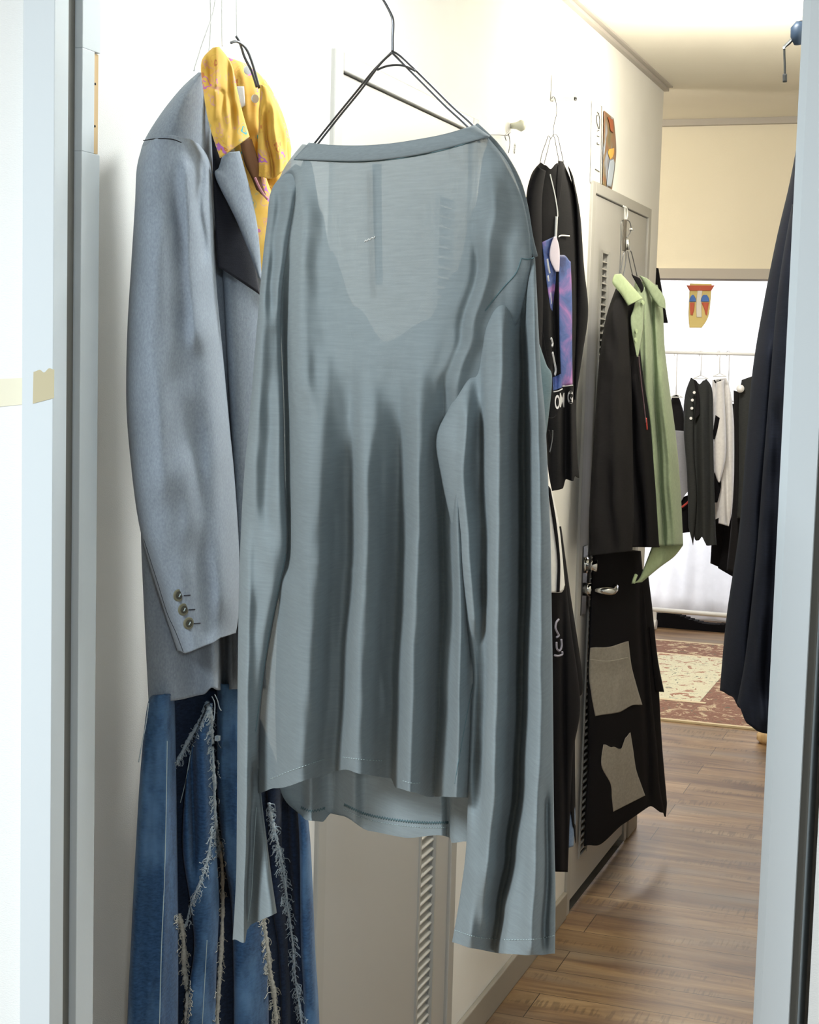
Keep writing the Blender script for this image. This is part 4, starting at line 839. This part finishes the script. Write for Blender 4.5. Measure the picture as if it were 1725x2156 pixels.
cloth('front_body', [(1302, 610), (1282, 660), (1268, 740), (1258, 850), (1250, 960), (1243, 1060), (1240, 1163)], [(1330, 610), (1345, 660), (1352, 760), (1366, 860), (1376, 960), (1384, 1060), (1390, 1152)], PK, M_BLACK, bj, T=0.05, nu=60, nv=90, off=0.02,
      folds=[([(1310, 680), (1330, 900), (1350, 1140)], (12, 8), -0.02), ([(1290, 700), (1285, 1100)], 14, 0.012), ([(1345, 780), (1365, 1140)], 8, 0.012)], hem=[(0, 0), (0.3, 6), (0.6, -4), (1, 0)])
cloth('sleeve', [(1298, 604), (1276, 670), (1262, 760), (1252, 900), (1244, 1020), (1240, 1110), (1242, 1170)], [(1322, 620), (1326, 700), (1330, 800), (1332, 900), (1334, 1000), (1336, 1100), (1332, 1160)], PK, M_BLACK2, bj, T=0.04, nu=40, nv=90, off=0.06, noise=0.004, nsc=20,
      folds=[([(1300, 700), (1296, 1100)], 14, 0.012), ([(1280, 1040), (1290, 1130)], 10, -0.01)])
wires('piping', PK, [([(1345, 750), (1350, 800), (1356, 850), (1360, 890)], 0.075)], 0.0022, simple('mauve piping', '5E4A50', 0.7), bj, n=30, sides=5)
wires('red_stitching', PK, [([(1361, 880), (1363, 905)], 0.075)], 0.0022, M_RED, bj, n=6, sides=5)
gs = empty('green_shirt', PK.at(1380, 850), 'sage green button shirt under the black jacket on the far corridor door', 'shirt')
cloth('shirt_body', [(1338, 590), (1330, 640), (1328, 720), (1345, 800), (1366, 900), (1370, 1000), (1376, 1150)], [(1385, 600), (1396, 650), (1400, 730), (1412, 830), (1425, 930), (1434, 1040), (1439, 1148)], PK, M_GREEN, gs, T=0.045, nu=60, nv=90, off=-0.005,
      folds=[([(1372, 620), (1378, 800), (1390, 1000), (1398, 1130)], (8, 5), -0.022), ([(1396, 800), (1412, 1000), (1422, 1140)], (8, 12), 0.016), ([(1360, 640), (1362, 760)], 6, 0.01)])
cloth('shirt_tail', [(1376, 1142), (1362, 1180), (1346, 1218), (1330, 1228)], [(1439, 1148), (1420, 1172), (1388, 1196), (1352, 1226)], PK, M_GREENL, gs, T=0.01, nu=24, nv=24, off=0.0)
cloth('collar', [(1294, 578), (1290, 596), (1308, 620), (1322, 644)], [(1308, 576), (1330, 600), (1342, 614), (1354, 628)], PK, M_GREENL, gs, T=0.008, nu=24, nv=24, off=0.105)
cloth('right_collar', [(1346, 580), (1358, 600), (1372, 625), (1386, 645)], [(1362, 585), (1386, 606), (1400, 628), (1402, 650)], PK, M_GREEN, gs, T=0.008, nu=20, nv=20, off=0.05)
cloth('placket', [(1346, 610), (1334, 650), (1328, 680), (1340, 750)], [(1358, 605), (1356, 660), (1354, 700), (1344, 752)], PK, M_GREEN, gs, T=0.004, nu=14, nv=24, off=0.09)
cloth('neck_opening', [(1330, 578), (1342, 600), (1350, 612)], [(1348, 586), (1356, 606), (1352, 616)], PK, M_BLACK, gs, T=0.002, nu=8, nv=10, off=0.095)
for x, y in ((1353, 637), (1339, 697), (1338, 716)):
    bm = bmesh.new(); disc(bm, PK.at(x, y, 0.098), NK, 0.006, 0.003, 14); bmo('button', bm, M_GREENL, gs)
wire('tail_toggle', PK, [(1340, 1210), (1336, 1220), (1334, 1228)], 0.005, M_GREENL, gs, off=0.02, n=6, sides=8)
pt_ = empty('patch_pocket_trousers', PK.at(1320, 1450), 'black wide trousers with grey patch pockets on the far corridor door', 'trousers')
fl_ = cloth('front_leg', [(1250, 1150), (1242, 1300), (1238, 1450), (1238, 1600), (1232, 1720), (1230, 1782)], [(1350, 1160), (1362, 1300), (1372, 1450), (1384, 1560), (1390, 1640), (1400, 1680)], PK2, M_BLACK, pt_, T=0.02, Tb=0.003, nu=50, nv=80, off=0.0, hem=[(0, 0), (0.2, 16), (0.5, 2), (0.8, -2), (1, 30)],
      folds=[([(1350, 1250), (1366, 1650)], 7, -0.012)])
cloth('back_leg', [(1330, 1170), (1340, 1300), (1360, 1450), (1370, 1600), (1380, 1690)], [(1366, 1215), (1376, 1300), (1386, 1420), (1394, 1560), (1405, 1690)], PK2, M_BLACK, pt_, T=0.012, Tb=0.003, nu=30, nv=60, off=-0.01, hem=[(0, 0), (0.5, 6), (0.85, 30), (1, 0)])
cloth('side_flap', [(1366, 1320), (1372, 1380), (1380, 1456)], [(1378, 1320), (1386, 1390), (1399, 1457)], PK2, M_BLACK, pt_, T=0.006, nu=12, nv=20, off=0.0)
cloth('grey_pocket', [(1243, 1364), (1240, 1420), (1246, 1465), (1254, 1508)], [(1324, 1350), (1330, 1400), (1340, 1440), (1353, 1484)], PK2, M_GPOCK, pt_, T=0.006, on=[fl_], nu=36, nv=36, off=0.052, noise=0.006, nsc=18, folds=[([(1310, 1390), (1300, 1490)], 6, 0.008), ([(1270, 1400), (1280, 1480)], 16, -0.008)], hem=[(0, 0), (0.5, 4), (0.8, -4), (1, 0)], top=[(0, 0), (0.5, 5), (1, 0)])
cloth('grey_pocket', [(1271, 1568), (1267, 1612), (1286, 1650), (1289, 1680), (1292, 1709)], [(1328, 1542), (1334, 1580), (1340, 1620), (1350, 1650), (1359, 1675)], PK2, M_GPOCK, pt_, T=0.006, on=[fl_], nu=36, nv=36, off=0.052, noise=0.005, nsc=16, folds=[([(1310, 1580), (1305, 1650)], 8, 0.008), ([(1285, 1590), (1290, 1640)], 14, -0.008)], top=[(0, 0), (0.35, 14), (0.65, 26), (0.85, 6), (1, 0)])
wire('pocket_stitching', PK2, [(1243, 1388), (1280, 1392), (1322, 1384)], 0.0010, simple('pocket thread', 'B3ADA3', 0.8), pt_, off=0.03, n=20, sides=5)
# black garment past the wall end
bg_ = empty('dark_hanging_top', (-1.0, 5.1, 1.7), 'black garment peeking past the wall end behind the green shirt', 'shirt')
PX = Plane((0, 5.10, 0), (0, -1, 0))
cloth('black_cloth', [(1376, 562), (1372, 620), (1376, 680)], [(1387, 565), (1396, 620), (1407, 680)], PX, M_BLACK, bg_, T=0.03, nu=16, nv=24)

# ================================================================ navy coat on the right wall
PN = Plane((0, 2.45, 0), (0.0, -1, 0))
nc = empty('navy_coat', PN.at(1620, 900), 'long dark navy coat hanging on the right side behind the door jamb', 'coat')
cloth('coat_body', [(1690, 240), (1664, 380), (1636, 500), (1608, 640), (1585, 780), (1570, 950), (1556, 1120), (1530, 1300), (1516, 1454)], [(1720, 240), (1735, 380), (1740, 500), (1740, 640), (1740, 780), (1740, 950), (1735, 1120), (1730, 1300), (1725, 1470)], PN, M_NAVY, nc, T=0.10, Tb=0.14, nu=60, nv=110, off=0.0,
      folds=[([(1615, 760), (1590, 1100), (1565, 1400)], (22, 12), 0.02), ([(1640, 900), (1620, 1300)], (10, 16), -0.02)], hem=[(0, 0), (0.12, 10), (0.2, 34), (1, 40)], noise=0.006, nsc=40)
cloth('sleeve', [(1668, 430), (1640, 600), (1622, 800), (1606, 1000), (1592, 1180), (1570, 1380), (1552, 1480)], [(1735, 430), (1735, 600), (1735, 800), (1730, 1000), (1725, 1180), (1720, 1380), (1700, 1545)], PN, M_NAVY, nc, T=0.06, nu=50, nv=100, off=0.11, noise=0.006, nsc=30,
      folds=[([(1640, 900), (1632, 1200), (1612, 1450)], (16, 10), -0.02), ([(1600, 1380), (1605, 1500)], 10, 0.012)], hem=[(0, 0), (0.15, 34), (0.3, 40), (1, 0)])
cc = empty('cable_clip', (-0.2, 2.3, 1.9), 'black cord with a metal-ended dangling cable beside the right jamb top', 'cord')
PC = Plane((0, 2.3, 0), (0, -1, 0))
wires('cord', PC, [([(1672, 82), (1662, 92), (1653, 100), (1652, 112), (1653, 140), (1653, 172)], 0)], [0.0016]*30, M_DARK, cc, n=30)
wires('cord_tip', PC, [([(1653, 156), (1653, 173)], 0)], 0.0030, M_DARK, cc, n=5)
wires('metal_clasp', PC, [([(1676, 60), (1668, 66), (1670, 78), (1664, 86), (1652, 98), (1652, 103)], 0)], 0.0022, M_CHROME, cc, n=20)
bm = bmesh.new(); tube(bm, [PC.at(1684, 46), PC.at(1682, 60), PC.at(1680, 78), PC.at(1680, 94)], [0.005, 0.011, 0.010, 0.005], 14); bmo('cord_grip', bm, simple('dark blue plastic', '1C2E40', 0.5), cc, True)
tube_bm = bmesh.new(); tube(tube_bm, [PC.at(1684, 48), Vector((-0.17, 2.3, 2.0)), Vector((-0.131, 2.3, 2.02))], 0.003, 8); bmo('bracket', tube_bm, M_STEEL, cc, True)

# mesh vertices are already in world coordinates: parts must not inherit their root's offset twice
for o in bpy.data.objects:
    if o.parent:
        r = o.parent
        T_ = Vector((0, 0, 0)); q = r
        if q.parent is None: o.matrix_parent_inverse = Matrix.Translation(-Vector(q.location))
        else: o.matrix_parent_inverse = Matrix.Identity(4)
